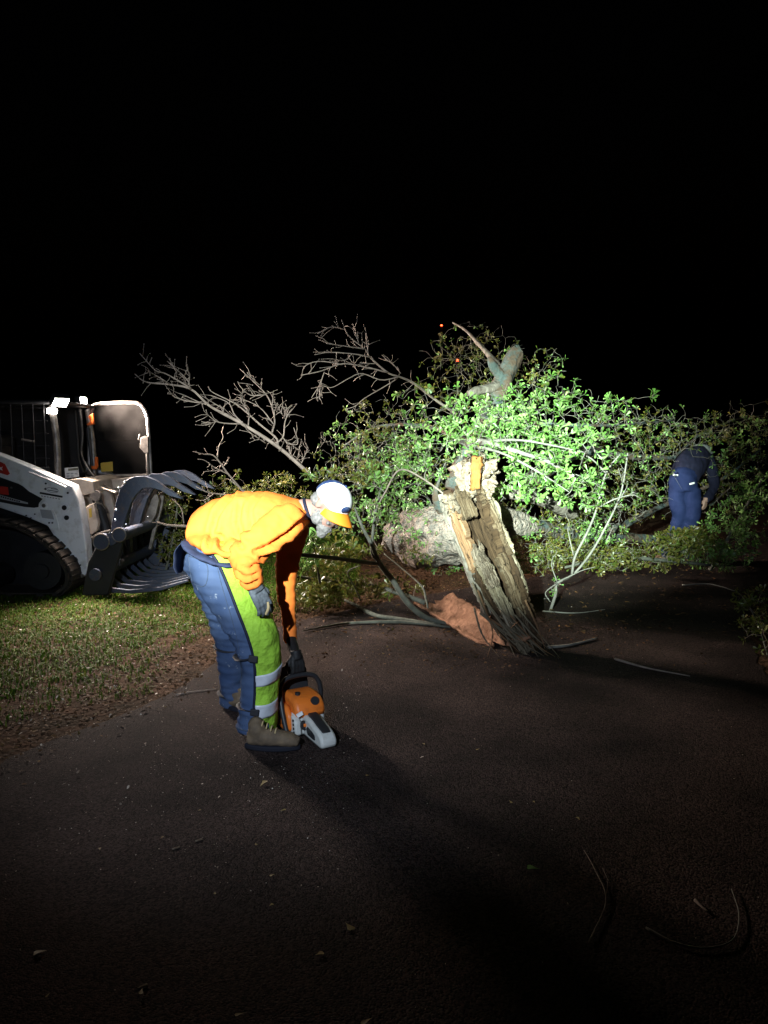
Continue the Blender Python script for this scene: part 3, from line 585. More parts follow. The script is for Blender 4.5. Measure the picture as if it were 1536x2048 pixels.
# ---- the split, rotten trunk leaning on the road
bt = thing('broken_trunk', 'split rotten hollow trunk section leaning upright on the dark road', 'broken trunk', tuple(G(1050, 1305)))
AX = catmull([tuple(P(1052, 1300, 5.55)) + (.105,), tuple(P(1014, 1205, 5.62)) + (.145,), tuple(P(970, 1100, 5.72)) + (.155,), tuple(P(937, 1015, 5.8)) + (.145,), tuple(P(929, 985, 5.82)) + (.138,)], 60)
def shell(a0, a1, i0, i1, off, th, seed, m, name, jag=.06, groove=.03, na=36, taper=0, freq=7, rmul=None):
    """strip of the hollow trunk between two angles (0 = towards the camera, + = to the right); grain runs along the axis"""
    mb = MB(); vs = []; uvs = []; n = i1 - i0
    for side in (0, 1):
        for j in range(n + 1):
            c = AX[i0 + j] if i0 + j < 60 else AX[59]; ax = Vector(AX[min(59, i0 + j + 1)][:3]) - Vector(AX[max(0, i0 + j - 1)][:3]); ax.normalize()
            f = Vector((0, -1, 0)); f = (f - ax * f.dot(ax)).normalized(); r = ax.cross(f) * -1
            if r.x < 0: r = -r
            u = j / n; lo = a0 + (a1 - a0) * .5 * taper * (1 - u); hi = a1 - (a1 - a0) * .5 * taper * (1 - u)
            wob = .26 * noise.noise(Vector((j * .11, seed, 0))) + .10 * noise.noise(Vector((j * .4, seed, 2))) + .6 * (1 - (i0 + j) / 59) - .1
            for k in range(na + 1):
                e_ = abs(2 * k / na - 1); a = lo + (hi - lo) * k / na + wob + .16 * e_ * noise.noise(Vector((j * .55, seed + k // (na // 2), 8))) + .05 * noise.noise(Vector((j * .5, seed + 3, k * .05)))
                R = c[3] + off + groove * (noise.noise(Vector((a * freq, j * .035, seed))) + .6 * noise.noise(Vector((a * freq * 2.7, j * .06, seed + 5)))) + .02 * noise.noise(Vector((a * 3, j * .22, seed + 9))) + .03 * noise.noise(Vector((a * 1.5, j * .08, seed + 11)))
                if rmul: R *= rmul(u, a)
                if side: R -= th
                e = 0
                if j == n: e = jag * (noise.noise(Vector((a * 9, seed, 1))) + .7 * noise.noise(Vector((a * 25, seed, 2))))
                if j == 0: e = -jag * .9 * (abs(noise.noise(Vector((a * 8, seed, 3)))) + .5 * noise.noise(Vector((a * 22, seed, 4))))
                q = Vector(c[:3]) + ax * e + f * (math.cos(a) * R) + r * (math.sin(a) * R)
                q.z = max(q.z, .006)
                vs.append(q); uvs.append((a * .6 + seed, (i0 + j) * .024))
    w = na + 1; N1 = (n + 1) * w; fs = []
    for j in range(n):
        for k in range(na):
            fs.append((j * w + k, j * w + k + 1, (j + 1) * w + k + 1, (j + 1) * w + k)); fs.append((N1 + j * w + k + 1, N1 + j * w + k, N1 + (j + 1) * w + k, N1 + (j + 1) * w + k + 1))
        for k in (0, na): fs.append((j * w + k, (j + 1) * w + k, N1 + (j + 1) * w + k, N1 + j * w + k))
    for j in (0, n):
        for k in range(na): fs.append((j * w + k, j * w + k + 1, N1 + j * w + k + 1, N1 + j * w + k))
    mb.add(vs, fs, 0, uvs); o = mb.build(name, MATS[m], bt, sharp=50); return o
R_ = math.radians
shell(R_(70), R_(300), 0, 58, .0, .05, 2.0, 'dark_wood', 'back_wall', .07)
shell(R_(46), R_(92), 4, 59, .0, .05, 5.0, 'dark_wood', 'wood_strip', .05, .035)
shell(R_(66), R_(108), 16, 59, .025, .03, 7.5, 'weathered_wood', 'wood_strip', .05, .03)
shell(R_(-92), R_(-40), 26, 56, .018, .06, 9.0, 'inner_wood', 'wood_strip', .05, .02, taper=.15)
shell(R_(-112), R_(-84), 14, 56, .04, .03, 12.0, 'bark', 'bark_strip', .06, .03)
shell(R_(-62), R_(-20), 0, 27, .01, .05, 15.0, 'weathered_wood', 'wood_strip', .08, .05, freq=9)
shell(R_(44), R_(70), 26, 59, .02, .03, 33.0, 'rotten_wood', 'wood_strip', .05, .035, taper=.5)
shell(R_(4), R_(66), 0, 26, -.03, .04, 18.0, 'rotten_wood', 'wood_strip', .07, .03)
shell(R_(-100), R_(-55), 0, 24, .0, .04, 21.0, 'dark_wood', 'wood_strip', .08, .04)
shell(R_(-60), R_(10), 40, 59, -.01, .05, 24.0, 'rotten_wood', 'wood_strip', .06, .03)
shell(R_(-70), R_(-30), 44, 58, .035, .02, 27.0, 'frill', 'frill_edge', .06, .06, freq=16)
shell(R_(-46), R_(-18), 20, 31, .035, .02, 28.0, 'frill', 'frill_edge', .06, .07, freq=18)
for k, (a, b, c, r) in enumerate((((948, 1215), (965, 1270), (998, 1318), .011), ((960, 1225), (1010, 1265), (1088, 1312), .016), ((975, 1235), (1040, 1275), (1070, 1300), .012), ((968, 1230), (1020, 1280), (1062, 1318), .009), ((1010, 1250), (1055, 1280), (1092, 1305), .008), ((1020, 1258), (1028, 1250), (1037, 1242), .006), ((985, 1225), (1030, 1270), (1078, 1318), .010), ((1000, 1220), (1050, 1270), (1096, 1312), .012), ((955, 1180), (985, 1250), (1040, 1306), .014), ((1030, 1230), (1066, 1270), (1100, 1300), .010), ((1040, 1240), (1062, 1285), (1075, 1322), .008), ((1050, 1200), (1075, 1255), (1090, 1298), .013), ((970, 1200), (1015, 1262), (1050, 1300), .018), ((945, 1165), (972, 1230), (1010, 1290), .012), ((960, 1190), (985, 1262), (975, 1316), .010), ((1035, 1215), (1085, 1275), (1118, 1316), .009), ((1000, 1240), (1020, 1290), (1030, 1330), .008), ((1020, 1230), (1075, 1290), (1110, 1326), .008))):
    mb = MB(); q = [P(*a, 5.45), P(*b, 5.4), P(*c, 5.36)]; q[2].z = max(.012, q[2].z); mb.tube(q, [r * 1.5, r * 1.1, r * .2], 6, True, 0, .4, k, flat=.5, smooth_n=14); mb.build('splinter', MATS[('weathered_wood', 'weathered_wood', 'inner_wood')[k % 3]], bt, sharp=0)
def crumpled(name, c, u, v, nu, nv, amp, m, parent, seed, th=.012, frill=0.0):
    """ragged plate of wood or bark"""
    mb = MB(); c = Vector(c); u = Vector(u); v = Vector(v); nrm = u.cross(v).normalized(); vs = []; uvs = []
    for j in range(nv + 1):
        for i in range(nu + 1):
            s_, t_ = i / nu - .5, j / nv - .5
            e = 1 + .28 * noise.noise(Vector((math.atan2(t_, s_) * 2.2, seed, 0))) + frill * noise.noise(Vector((math.atan2(t_, s_) * 9, seed, 7)))
            p = c + u * s_ * e + v * t_ * e + nrm * (amp * noise.noise(Vector((s_ * 3, t_ * 3, seed))) + amp * .6 * noise.noise(Vector((s_ * 9, t_ * 9, seed))))
            p.z = max(p.z, .008)
            vs.append(p); uvs.append((s_ * 2 + seed, t_))
    w = nu + 1; fs = [(j * w + i, j * w + i + 1, (j + 1) * w + i + 1, (j + 1) * w + i) for j in range(nv) for i in range(nu)]
    mb.add(vs, fs, 0, uvs); return mb.build(name, MATS[m], parent, solid=th, sharp=0) if parent is not None else mb
crumpled('torn_block', P(927, 958, 5.75), P(944, 955, 5.7) - P(908, 960, 5.8), P(924, 928, 5.75) - P(930, 992, 5.75), 14, 18, .05, 'frill', bt, 3, .07)
crumpled('torn_block', P(944, 952, 5.72), P(955, 955, 5.72) - P(933, 955, 5.75), P(944, 915, 5.72) - P(946, 985, 5.72), 8, 14, .03, 'dark_wood', bt, 6, .05)
crumpled('torn_block', P(951, 947, 5.68), P(962, 945, 5.68) - P(942, 948, 5.7), P(951, 915, 5.68) - P(948, 977, 5.68), 8, 14, .02, 'amber_wood', bt, 8, .05)
for k, (x, y, a, b) in enumerate(((971, 937, 34, 34), (970, 964, 38, 36), (965, 984, 34, 26), (978, 950, 28, 24), (960, 928, 16, 26))):
    crumpled('frill', P(x, y, 5.78 + .02 * k), P(x + a / 2, y - 4, 5.72) - P(x - a / 2, y + 4, 5.86), P(x + 3, y - b / 2, 5.80) - P(x - 3, y + b / 2, 5.72), 18, 18, .05, 'frill', bt, 20 + k * 3, .012, .5)
mb = crumpled('bark_slab', G(934, 1242, .07), G(1000, 1282, .05) - G(868, 1196, .10), G(900, 1262, .0) - G(985, 1238, .16), 30, 12, .03, 'bark_slab', None, 41, frill=.2)
tag(mb.build('bark_slab', MATS['bark_slab'], loc=tuple(G(940, 1265)), solid=.02, sharp=0), 'orange brown slab of bark lying against the foot of the broken trunk', 'bark')
# sticks on the road
def stick(label, pts, r, m='twig_pale', extra=(), z=.012):
    w = [G(x, y, z) for x, y in pts]; mb = MB(); mb.tube(w, [r * (1 - .6 * i / (len(w) - 1)) for i in range(len(w))], 6, True, 0, .2, random.random() * 9, smooth_n=5 * len(w))
    for e in extra: mb.tube([G(x, y, z) for x, y in e], [r * .6, r * .35, r * .2][:len(e)], 5, True, 0, .2, 2)
    c = sum(w, Vector()) / len(w); c.z = 0
    tag(mb.build('stick', MATS[m], loc=tuple(c), sharp=0), label, 'stick', 'sticks lying on the asphalt')
stick('pale barkless stick pointing right from the foot of the broken trunk', [(1095, 1295), (1140, 1290), (1196, 1276)], .014)
stick('thin straight twig beside the foot of the forked branch', [(1085, 1222), (1150, 1226), (1210, 1219)], .008)
stick('thin forked twig standing out on the dark road with a crossed pair of tips', [(1178, 1885), (1212, 1800), (1190, 1740), (1168, 1700)], .0026, 'twig', extra=[[(1212, 1800), (1216, 1760), (1205, 1736)]])
stick('curved twig with a thick pale end, nearest the lower right corner', [(1292, 1855), (1350, 1885), (1410, 1896), (1465, 1880), (1478, 1830), (1463, 1778)], .004)
stick('short stubby twig above the curved twig on the dark road', [(1390, 1800), (1402, 1812), (1415, 1822)], .006, 'twig')
stick('long twig along the right road edge beside the weeds', [(1365, 1170), (1420, 1168), (1470, 1182)], .009)
stick('thin twig lying below the pale stick, toward the right road edge', [(1230, 1318), (1290, 1335), (1380, 1352)], .010, 'twig')
stick('small dark twig on the road behind the worker\'s heels', [(352, 1390), (380, 1384), (432, 1378)], .006, 'twig')
# leaves on the road
def road_leaf(px, py, s, label=None, m='leaf_yellow'):
    me = lm_road[m][random.randrange(3)]; o = bpy.data.objects.new('fallen_leaf', me); COL.objects.link(o); p = G(px, py, .012)
    o.location = p; o.rotation_euler = (random.uniform(-.15, .15), random.uniform(-.12, .05), random.random() * 6.28); o.scale = (s, s, s)
    tag(o, label or 'small dull yellow leaf lying loose on the dark asphalt', 'leaf', 'loose leaves on the road')
lm_road = {}
for m in ('leaf_yellow', 'leaf_green'):
    lm_road[m] = []
    for k in range(3):
        T = LT.copy(); T[:, 1] *= random.uniform(1.0, 1.9); T[:, 2] = T[:, 2] * .3 + rng.normal(size=12) * .02; me = np_mesh('fallen_leaf', T, LF); me.materials.append(MATS[m]); lm_road[m].append(me)
road_leaf(520, 1573, .055, 'pale yellow leaf with a stalk on the road below the boot'); road_leaf(1080, 1738, .045, 'green lobed leaf on the dark road left of the forked twig', 'leaf_green')
road_leaf(745, 2035, .035, 'small pale leaf at the very bottom edge of the road'); road_leaf(95, 1900, .038, 'crumpled yellow leaf in the dark at the lower left'); road_leaf(690, 1845, .04, 'thin dry leaf lying on the dark road below the shadow')
for x, y in ((395, 1622), (560, 1622), (510, 1686), (550, 1748), (430, 1783), (538, 1812), (630, 1910), (740, 1550), (960, 1497), (1018, 1600), (1070, 1606), (200, 1700), (320, 1678), (100, 1985), (285, 1975), (850, 1490), (1160, 1640), (490, 2025)): road_leaf(x, y, random.uniform(.016, .030))
def chip(px, py, label):
    mb = MB(); c = G(px, py, .008); mb.box(c, (.030, .009, .005), Matrix.Rotation(random.uniform(.2, .8), 3, 'Z')); tag(mb.build('wood_chip', MATS['frill'], loc=tuple(G(px, py)), bevel=.002), label, 'wood chip', 'wood chips on the road')
chip(352, 1696, 'short pale wood chip on the road, lower of the two'); chip(398, 1680, 'pale wood chip on the road, upper of the two'); chip(285, 1973, 'dull wood chip near the bottom edge of the road')
# two far red obstruction lights on masts
mat('mast_steel', (.12, .12, .12), .6); mat('beacon', (.4, .05, .02), .4, emit=((1, .10, .03), 9))
for (px, py, Y, lab, r) in ((883, 650, 320, 'tall thin mast with a tiny red lamp, the higher of the two', .22), (915, 720, 300, 'thin mast with a small red lamp, the lower of the two', .34)):
    top = P(px, py, Y); t = thing('radio_mast', lab, 'mast', (top.x, top.y, 0), 'far masts with red lamps'); mb = MB()
    for k in range(3):
        a = k * 2.094; off = Vector((math.cos(a) * .45, math.sin(a) * .45, 0)); mb.tube([Vector((top.x, top.y, 0)) + off, top + off - Vector((0, 0, .4))], .05, 5)
    for z in np.arange(1.5, top.z - 1, 3.0): mb.tube([Vector((top.x + .45, top.y, z)), Vector((top.x - .22, top.y + .39, z + 1.5)), Vector((top.x - .22, top.y - .39, z + 2.6))], .03, 4)
    mb.build('lattice', MATS['mast_steel'], t, smooth=False); mb = MB(); mb.ball(top, r, 10, 8); mb.disc(top - Vector((0, 0, r)), (0, 0, 1), .5, .15, 12); mb.build('beacon_lamp', MATS['beacon'], t)

# ------------------------------------------------------------------ compact track loader with a root grapple
mat('white_paint', (.70, .72, .75), .45, .4, col2=(.30, .27, .24), vscale=9, contrast=(.5, .86), coat=.2, bump=.08, bscale=12)
mat('black_paint', (.018, .018, .02), .5, .35, var=.4, vscale=9)
mat('decal_black', (.012, .012, .013), .4, .4); mat('decal_red', (.42, .03, .02), .4, .4); mat('decal_white', (.72, .72, .72), .45, .3); mat('decal_grey', (.33, .34, .36), .5, .3)
mat('rubber', (.018, .017, .016), .85, .2, col2=(.06, .045, .035), vscale=14, bump=.6, bscale=40, contrast=(.4, .75))
mat('grapple_steel', (.040, .049, .076), .55, .35, col2=(.095, .07, .055), vscale=11, contrast=(.52, .72), bump=.5, bscale=45, bdist=.008)
mat('worn_steel', (.27, .24, .22), .4, .5, metal=.6, var=.6, vscale=12)
mat('cream_paint', (.62, .52, .43), .5, .35, col2=(.30, .22, .17), vscale=6, contrast=(.45, .7), bump=.3, bscale=30)
mat('chrome', (.7, .7, .7), .18, .5, metal=1); mat('hose', (.02, .02, .02), .5, .4); mat('orange_plastic', (.75, .14, .02), .4, .4); mat('yellow_decal', (.55, .38, .06), .5, .3)
mat('cab_dark', (.02, .018, .018), .6, .3, var=.3)
mat('lamp_glass', (1, 1, 1), .2, .5, emit=((1, .93, .85), 60))
# dusty polycarbonate door: mostly clear, scratched and smeared
m = bpy.data.materials.new('dusty_glass'); m.use_nodes = True; t_ = m.node_tree; N = t_.nodes; L = t_.links; b = N['Principled BSDF']
b.inputs['Base Color'].default_value = (.10, .092, .088, 1); b.inputs['Roughness'].default_value = .3
tc = N.new('ShaderNodeTexCoord'); nz = N.new('ShaderNodeTexNoise'); nz.inputs['Scale'].default_value = 4; nz.inputs['Detail'].default_value = 9; L.new(tc.outputs['Object'], nz.inputs[0])
cr = N.new('ShaderNodeValToRGB'); cr.color_ramp.elements[0].position = .35; cr.color_ramp.elements[0].color = (.025, .025, .025, 1); cr.color_ramp.elements[1].position = .8; cr.color_ramp.elements[1].color = (.10, .10, .10, 1); L.new(nz.outputs[0], cr.inputs[0])
tr = N.new('ShaderNodeBsdfTransparent'); mx = N.new('ShaderNodeMixShader'); L.new(cr.outputs[0], mx.inputs[0]); L.new(tr.outputs[0], mx.inputs[1]); L.new(b.outputs[0], mx.inputs[2]); L.new(mx.outputs[0], N['Material Output'].inputs[0]); MATS['dusty_glass'] = m

SK = thing('track_loader', 'white compact track loader with lit cab lamps and open door on the lawn', 'loader', (-4.2, 8.3, 0))
YN = 7.75
arm_px = [(162, 1157), (176, 1146), (171, 1085), (164, 1040), (156, 1000), (145, 972), (120, 961), (60, 934), (0, 910), (-120, 868), (-230, 840), (-250, 870), (-250, 1005), (-120, 1010), (0, 1016), (50, 1033), (95, 1052), (112, 1080), (125, 1105), (150, 1142)]
def skp(name, px, y0, y1, m, bevel=.01, parent=None, lab=None):
    mb = MB(); mb.pxprism(px, y0, y1); o = mb.build(name, MATS[m], parent or SK, bevel=bevel)
    if lab: o['label'] = lab
    return o
arm = skp('lift_arm', arm_px, YN, YN + .17, 'white_paint', .012)
mb = MB(); A = [P(x, y, YN) for x, y in arm_px]; mb.prism([p + Vector((0, 1.40, 0)) for p in A], (0, .17, 0)); mb.build('lift_arm', MATS['white_paint'], SK, bevel=.012)
def dec(name, px, m, parent=arm, th=.003, y=YN):
    mb = MB(); mb.prism([P(a, b, y) - Vector((0, th, 0)) for a, b in px], (0, th - .0006, 0)); return mb.build(name, MATS[m], parent, smooth=False)
def dtf(L, s=150 / 1536, ox=0, oy=900): return [(ox + x * s, oy + y * s) for x, y in L]
dec('decal', dtf([(-900, 300), (0, 555), (380, 690), (470, 740), (600, 850), (875, 1000), (800, 1090), (790, 1170), (700, 1185), (500, 1165), (0, 1065), (-900, 900)]), 'decal_black')
dec('decal', dtf([(-500, 600), (0, 735), (165, 760), (185, 920), (0, 900), (-500, 810)]), 'decal_red', th=.005)
band = dec('decal', dtf([(-500, 830), (0, 915), (300, 1000), (575, 1075), (575, 1108), (300, 1062), (0, 1000), (-500, 915)]), 'decal_grey', th=.005)
for k in range(9): dec('decal_mark', dtf([(20 + k * 46, 935 + k * 13), (48 + k * 46, 942 + k * 13), (44 + k * 46, 975 + k * 12), (16 + k * 46, 968 + k * 12)]), 'decal_black', arm, .0065)
dec('badge', dtf([(-150, 220), (20, 245), (105, 290), (205, 485), (155, 518), (0, 470), (-150, 420)]), 'decal_red')
dec('badge_mark', dtf([(-60, 325), (20, 355), (60, 340), (40, 385), (60, 420), (10, 400), (-60, 400)]), 'decal_white', th=.005)
dec('sticker', dtf([(828, 700), (1300, 790), (1285, 1020), (815, 930)]), 'decal_white', th=.002)
dec('sticker_bar', dtf([(820, 858), (1285, 940), (1280, 978), (815, 896)]), 'decal_black', th=.004)
el = [(1075 + 120 * math.cos(a), 820 + 52 * math.sin(a) + 18 * math.cos(a)) for a in np.linspace(0, 6.2832, 25)[:-1]]
mb = MB(); q = [P(*dtf([e])[0], YN) - Vector((0, .003, 0)) for e in el]; mb.tube(q + [q[0]], .0022, 5, False); mb.build('sticker_ring', MATS['decal_black'], arm)
dec('sticker_mark', dtf([(895, 800), (950, 765), (945, 825)]), 'decal_black', th=.004); dec('sticker_mark', dtf([(1045, 782), (1180, 800), (1178, 812), (1043, 795)]), 'decal_black', th=.004); dec('sticker_mark', dtf([(985, 812), (1180, 845), (1178, 858), (984, 826)]), 'decal_black', th=.004)
for k in range(7): dec('sticker_mark', dtf([(850 + k * 58, 932 + k * 10), (880 + k * 58, 938 + k * 10), (878 + k * 58, 952 + k * 10), (848 + k * 58, 946 + k * 10)]), 'decal_black', th=.004)
dec('sticker', dtf([(820, 1215), (1050, 1235), (1110, 1425), (860, 1385)]), 'decal_grey', th=.002)
for c, r, mm in (((905, 1138), .036, 'white_paint'), ((1325, 1180), .045, 'white_paint'), ((905, 1138), .020, 'worn_steel'), ((1325, 1180), .025, 'decal_black'), ((1370, 1385), .024, 'decal_black'), ((945, 685), .009, 'decal_black'), ((1395, 878), .010, 'decal_black'), ((720, 1312), .007, 'decal_black'), ((545, 1340), .007, 'decal_black'), ((640, 1390), .007, 'decal_black'), ((1015, 1490), .008, 'decal_black'), ((1080, 1490), .008, 'decal_black'), ((625, 1495), .006, 'decal_black'), ((480, 1495), .006, 'decal_black'), ((240, 770), .010, 'worn_steel')):
    mb = MB(); p = P(*dtf([c])[0], YN); mb.disc(p - Vector((0, .004 + (.004 if r < .03 else 0), 0)), (0, 1, 0), r, .012); mb.build('bolt' if r < .012 else 'pivot_cap', MATS[mm], arm)
for c, r, mm in (((148, 1121), .042, 'decal_black'), ((164, 1151), .02, 'worn_steel'), ((111, 1080), .018, 'worn_steel'), ((161, 1130), .009, 'decal_black')):
    mb = MB(); mb.disc(P(*c, YN) - Vector((0, .008, 0)), (0, 1, 0), r, .02); mb.build('pivot_cap', MATS[mm], arm)
mb = MB(); mb.tube([P(x, y, YN - .003) for x, y in ((104, 1019), (110, 1028), (115, 1045), (118, 1062))], .006, 6, smooth_n=14); mb.build('weld_seam', MATS['white_paint'], arm)
mb = MB(); mb.tube([P(x, y, YN - .012) for x, y in ((58, 944), (100, 960), (132, 974))], .009, 6); mb.build('grab_rail', MATS['white_paint'], arm)
# chassis, engine cover, tracks
skp('chassis', [(-260, 1000), (60, 1010), (125, 1060), (150, 1130), (120, 1170), (-260, 1170)], 8.0, 8.98, 'black_paint')
skp('engine_cover', [(-330, 870), (-60, 860), (-60, 1010), (-330, 1010)], 8.05, 8.95, 'black_paint')
def track(Y0, Y1, n):
    loop = [(-300, 1050), (-150, 1040), (0, 1049), (60, 1068), (105, 1100), (136, 1140), (141, 1168), (126, 1186), (95, 1192), (-100, 1192), (-300, 1192), (-345, 1170), (-355, 1120), (-335, 1070)]
    pts = [P(x, y, 7.55) for x, y in loop]; zmin = min(p.z for p in pts)
    for p in pts: p.z = p.z - zmin + .03
    A = catmull([tuple(p) for p in pts + [pts[0]]], 84)[:-1]; c = A.mean(axis=0); mb = MB(); vs = []; fs = []; m_ = len(A)
    for y in (Y0, Y1):
        for k, sc in ((0, 1.0), (1, .0)):
            for i, a in enumerate(A):
                v = Vector((a[0], y, a[2])); d = Vector((c[0] - a[0], 0, c[2] - a[2])).normalized(); vs.append(v + d * (.035 if k else 0))
    for i in range(m_):
        j = (i + 1) % m_
        for s_ in ((0, 2), (3, 1), (1, 0), (2, 3)): fs.append((s_[0] * m_ + i, s_[0] * m_ + j, s_[1] * m_ + j, s_[1] * m_ + i))
    mb.add(vs, fs); tb = mb.build('track_belt', MATS['rubber'], SK)
    lug = None; step = 2
    for i in range(0, m_, step):
        a = Vector(A[i]); b_ = Vector(A[(i + 1) % m_]); t = (b_ - a).normalized(); nrm = Vector((t.z, 0, -t.x))
        if (a - Vector(c)).dot(nrm) < 0: nrm = -nrm
        if lug is None:
            mb = MB(); mb.box((0, 0, 0), (.075, (Y1 - Y0) * .96, .035)); me = mb.mesh('track_lug'); me.materials.append(MATS['rubber']); lug = me
        o = bpy.data.objects.new('track_lug', lug); COL.objects.link(o); o.parent = tb
        p = Vector((a.x, (Y0 + Y1) / 2, a.z)) + nrm * .012 - ORG[SK.name]; zz = nrm; xx = t; yy = zz.cross(xx)
        o.matrix_local = Matrix.Translation(p) @ Matrix((xx, yy, zz)).transposed().to_4x4(); md = o.modifiers.new('b', 'BEVEL'); md.width = .008; md.segments = 1
    for x, y, r in ((88, 1143, .19), (-20, 1160, .12), (-90, 1160, .12), (-160, 1160, .12), (-300, 1120, .24)):
        q = P(x, y, 7.6); mb = MB(); mb.disc((q.x, (Y0 + Y1) / 2, max(q.z, r + .06)), (0, 1, 0), r, (Y1 - Y0) * .7, 24); mb.disc((q.x, Y0 + .04, max(q.z, r + .06)), (0, 1, 0), r * .4, .03, 16); mb.build('roller', MATS['black_paint'], SK)
track(7.50, 7.92, 40); track(9.0, 9.42, 40)
# cab
def pole(name, a, b, r, m='black_paint', parent=None, sides=10):
    mb = MB(); mb.tube([a, b], r, sides); return mb.build(name, MATS[m], parent or SK)
YC0, YC1 = 8.02, 8.98
cn_b, cn_t = P(116, 965, YC0), P(104, 812, YC0)
cf_b = Vector((cn_b.x + .02, YC1, cn_b.z)); cf_t = Vector((cn_t.x, YC1, cn_t.z))
for a, b_ in ((cn_b, cn_t), (cf_b, cf_t)):
    mb = MB(); mb.tube([a, a.lerp(b_, .5) + Vector((.02, 0, 0)), b_], .034, 12, smooth_n=12); mb.build('cab_post', MATS['worn_steel'], SK)
roof_z = cn_t.z + .02
mb = MB(); mb.box(((cn_t.x - .62), (YC0 + YC1) / 2, roof_z + .02), (1.22, 1.0, .05)); mb.build('roof', MATS['black_paint'], SK, bevel=.02)
mb = MB(); mb.tube([cn_t + Vector((.01, 0, .01)), cn_t + Vector((.05, .05, .035)), cf_t + Vector((.05, -.05, .035)), cf_t + Vector((.01, 0, .01))], .022, 8, smooth_n=16); mb.build('roof_bar', MATS['black_paint'], SK)
mb = MB(); mb.box((cn_t.x - 1.15, (YC0 + YC1) / 2, 1.35), (.06, .95, 1.15)); mb.build('rear_panel', MATS['cab_dark'], SK)
side = MB(); side.box((cn_t.x - .6, YC0 - .01, 1.02), (1.1, .03, .5)); side.build('side_panel', MATS['black_paint'], SK, bevel=.01)
side = MB(); side.box((cn_t.x - .62, YC1 + .01, 1.36), (1.12, .03, 1.2)); side.build('side_panel', MATS['cab_dark'], SK, bevel=.01)
# steel side screen: bars the photo shows as faint vertical and horizontal wires
for k in range(9):
    x = cn_t.x - .08 - k * .115; pole('screen_bar', (x, YC0 - .012, 1.27), (x, YC0 - .012, roof_z), .006, 'black_paint', sides=6)
for k in range(5):
    z = 1.36 + k * .13; pole('screen_bar', (cn_t.x - .05, YC0 + .002, z), (cn_t.x - 1.05, YC0 + .002, z), .005, 'black_paint', sides=6)
pole('grab_handle', P(43, 879, YC0 - .05), P(68, 883, YC0 - .05), .012, 'worn_steel')
mb = MB(); mb.box((cn_t.x - .55, 8.5, .98), (.5, .5, .12)); mb.box((cn_t.x - .8, 8.5, 1.3), (.12, .5, .6)); mb.build('seat', MATS['cab_dark'], SK, bevel=.03)
mb = MB(); 
for s_ in (-1, 1): mb.tube([(cn_t.x - .2, 8.5 + s_ * .33, .9), (cn_t.x - .14, 8.5 + s_ * .33, 1.15), (cn_t.x - .16, 8.5 + s_ * .3, 1.28)], .02, 8)
mb.build('joystick', MATS['cab_dark'], SK)
# front sill, warning card
skp('front_sill', [(112, 962), (160, 956), (185, 962), (190, 985), (150, 995), (122, 985)], 8.05, 8.95, 'cream_paint')
card = skp('warning_card', [(129, 936), (156, 934), (158, 953), (131, 957)], 8.12, 8.125, 'decal_white', 0)
mb = MB(); mb.prism([P(x, y, 8.117) for x, y in ((136, 937), (156, 935), (156.3, 940), (136.5, 942))], (0, .002, 0)); o = mb.build('card_stripe', MATS['limb_green'], card, smooth=False)
for k in range(5): 
    mb = MB(); x = 133 + k % 3 * 8; y = 946 + k // 3 * 5; mb.prism([P(a, c, 8.117) for a, c in ((x, y), (x + 6, y - .4), (x + 6.3, y + 2.4), (x + .2, y + 2.9))], (0, .002, 0)); mb.build('card_mark', MATS['decal_grey'], card, smooth=False)
# lamps
def lamp(c, d, pw, size):
    d = Vector(d).normalized(); c = Vector(c); rt = d.cross(Vector((0, 0, 1))).normalized(); up = rt.cross(d); R = Matrix((rt, d, up)).transposed()
    mb = MB(); mb.box(c - d * .03, (.17, .07, .125), R); h = mb.build('lamp_housing', MATS['black_paint'], SK, bevel=.012)
    mb = MB(); mb.box(c + d * .0085, (.152, .006, .108), R); mb.build('lamp_lens', MATS['lamp_glass'], h, bevel=.002)
    mb = MB(); mb.tube([c - d * .04 - up * .04, c - d * .05 - up * .11], .012, 6); mb.build('lamp_bracket', MATS['worn_steel'], h)
    spot('work_lamp', tuple(c + d * .03), tuple(c + d * 3), pw, size, 1.0, (1.0, .84, .72), .28)
lamp(P(121, 804, 7.98), (.52, -.44, -.72), 2150, 83); lamp(P(166, 804, 8.86), (1.0, -.05, .04), 3600, 116)
mb = MB(); mb.box(P(104, 822, 7.99), (.09, .06, .05)); o = mb.build('marker_lamp', MATS['lamp_glass'], SK, bevel=.01)
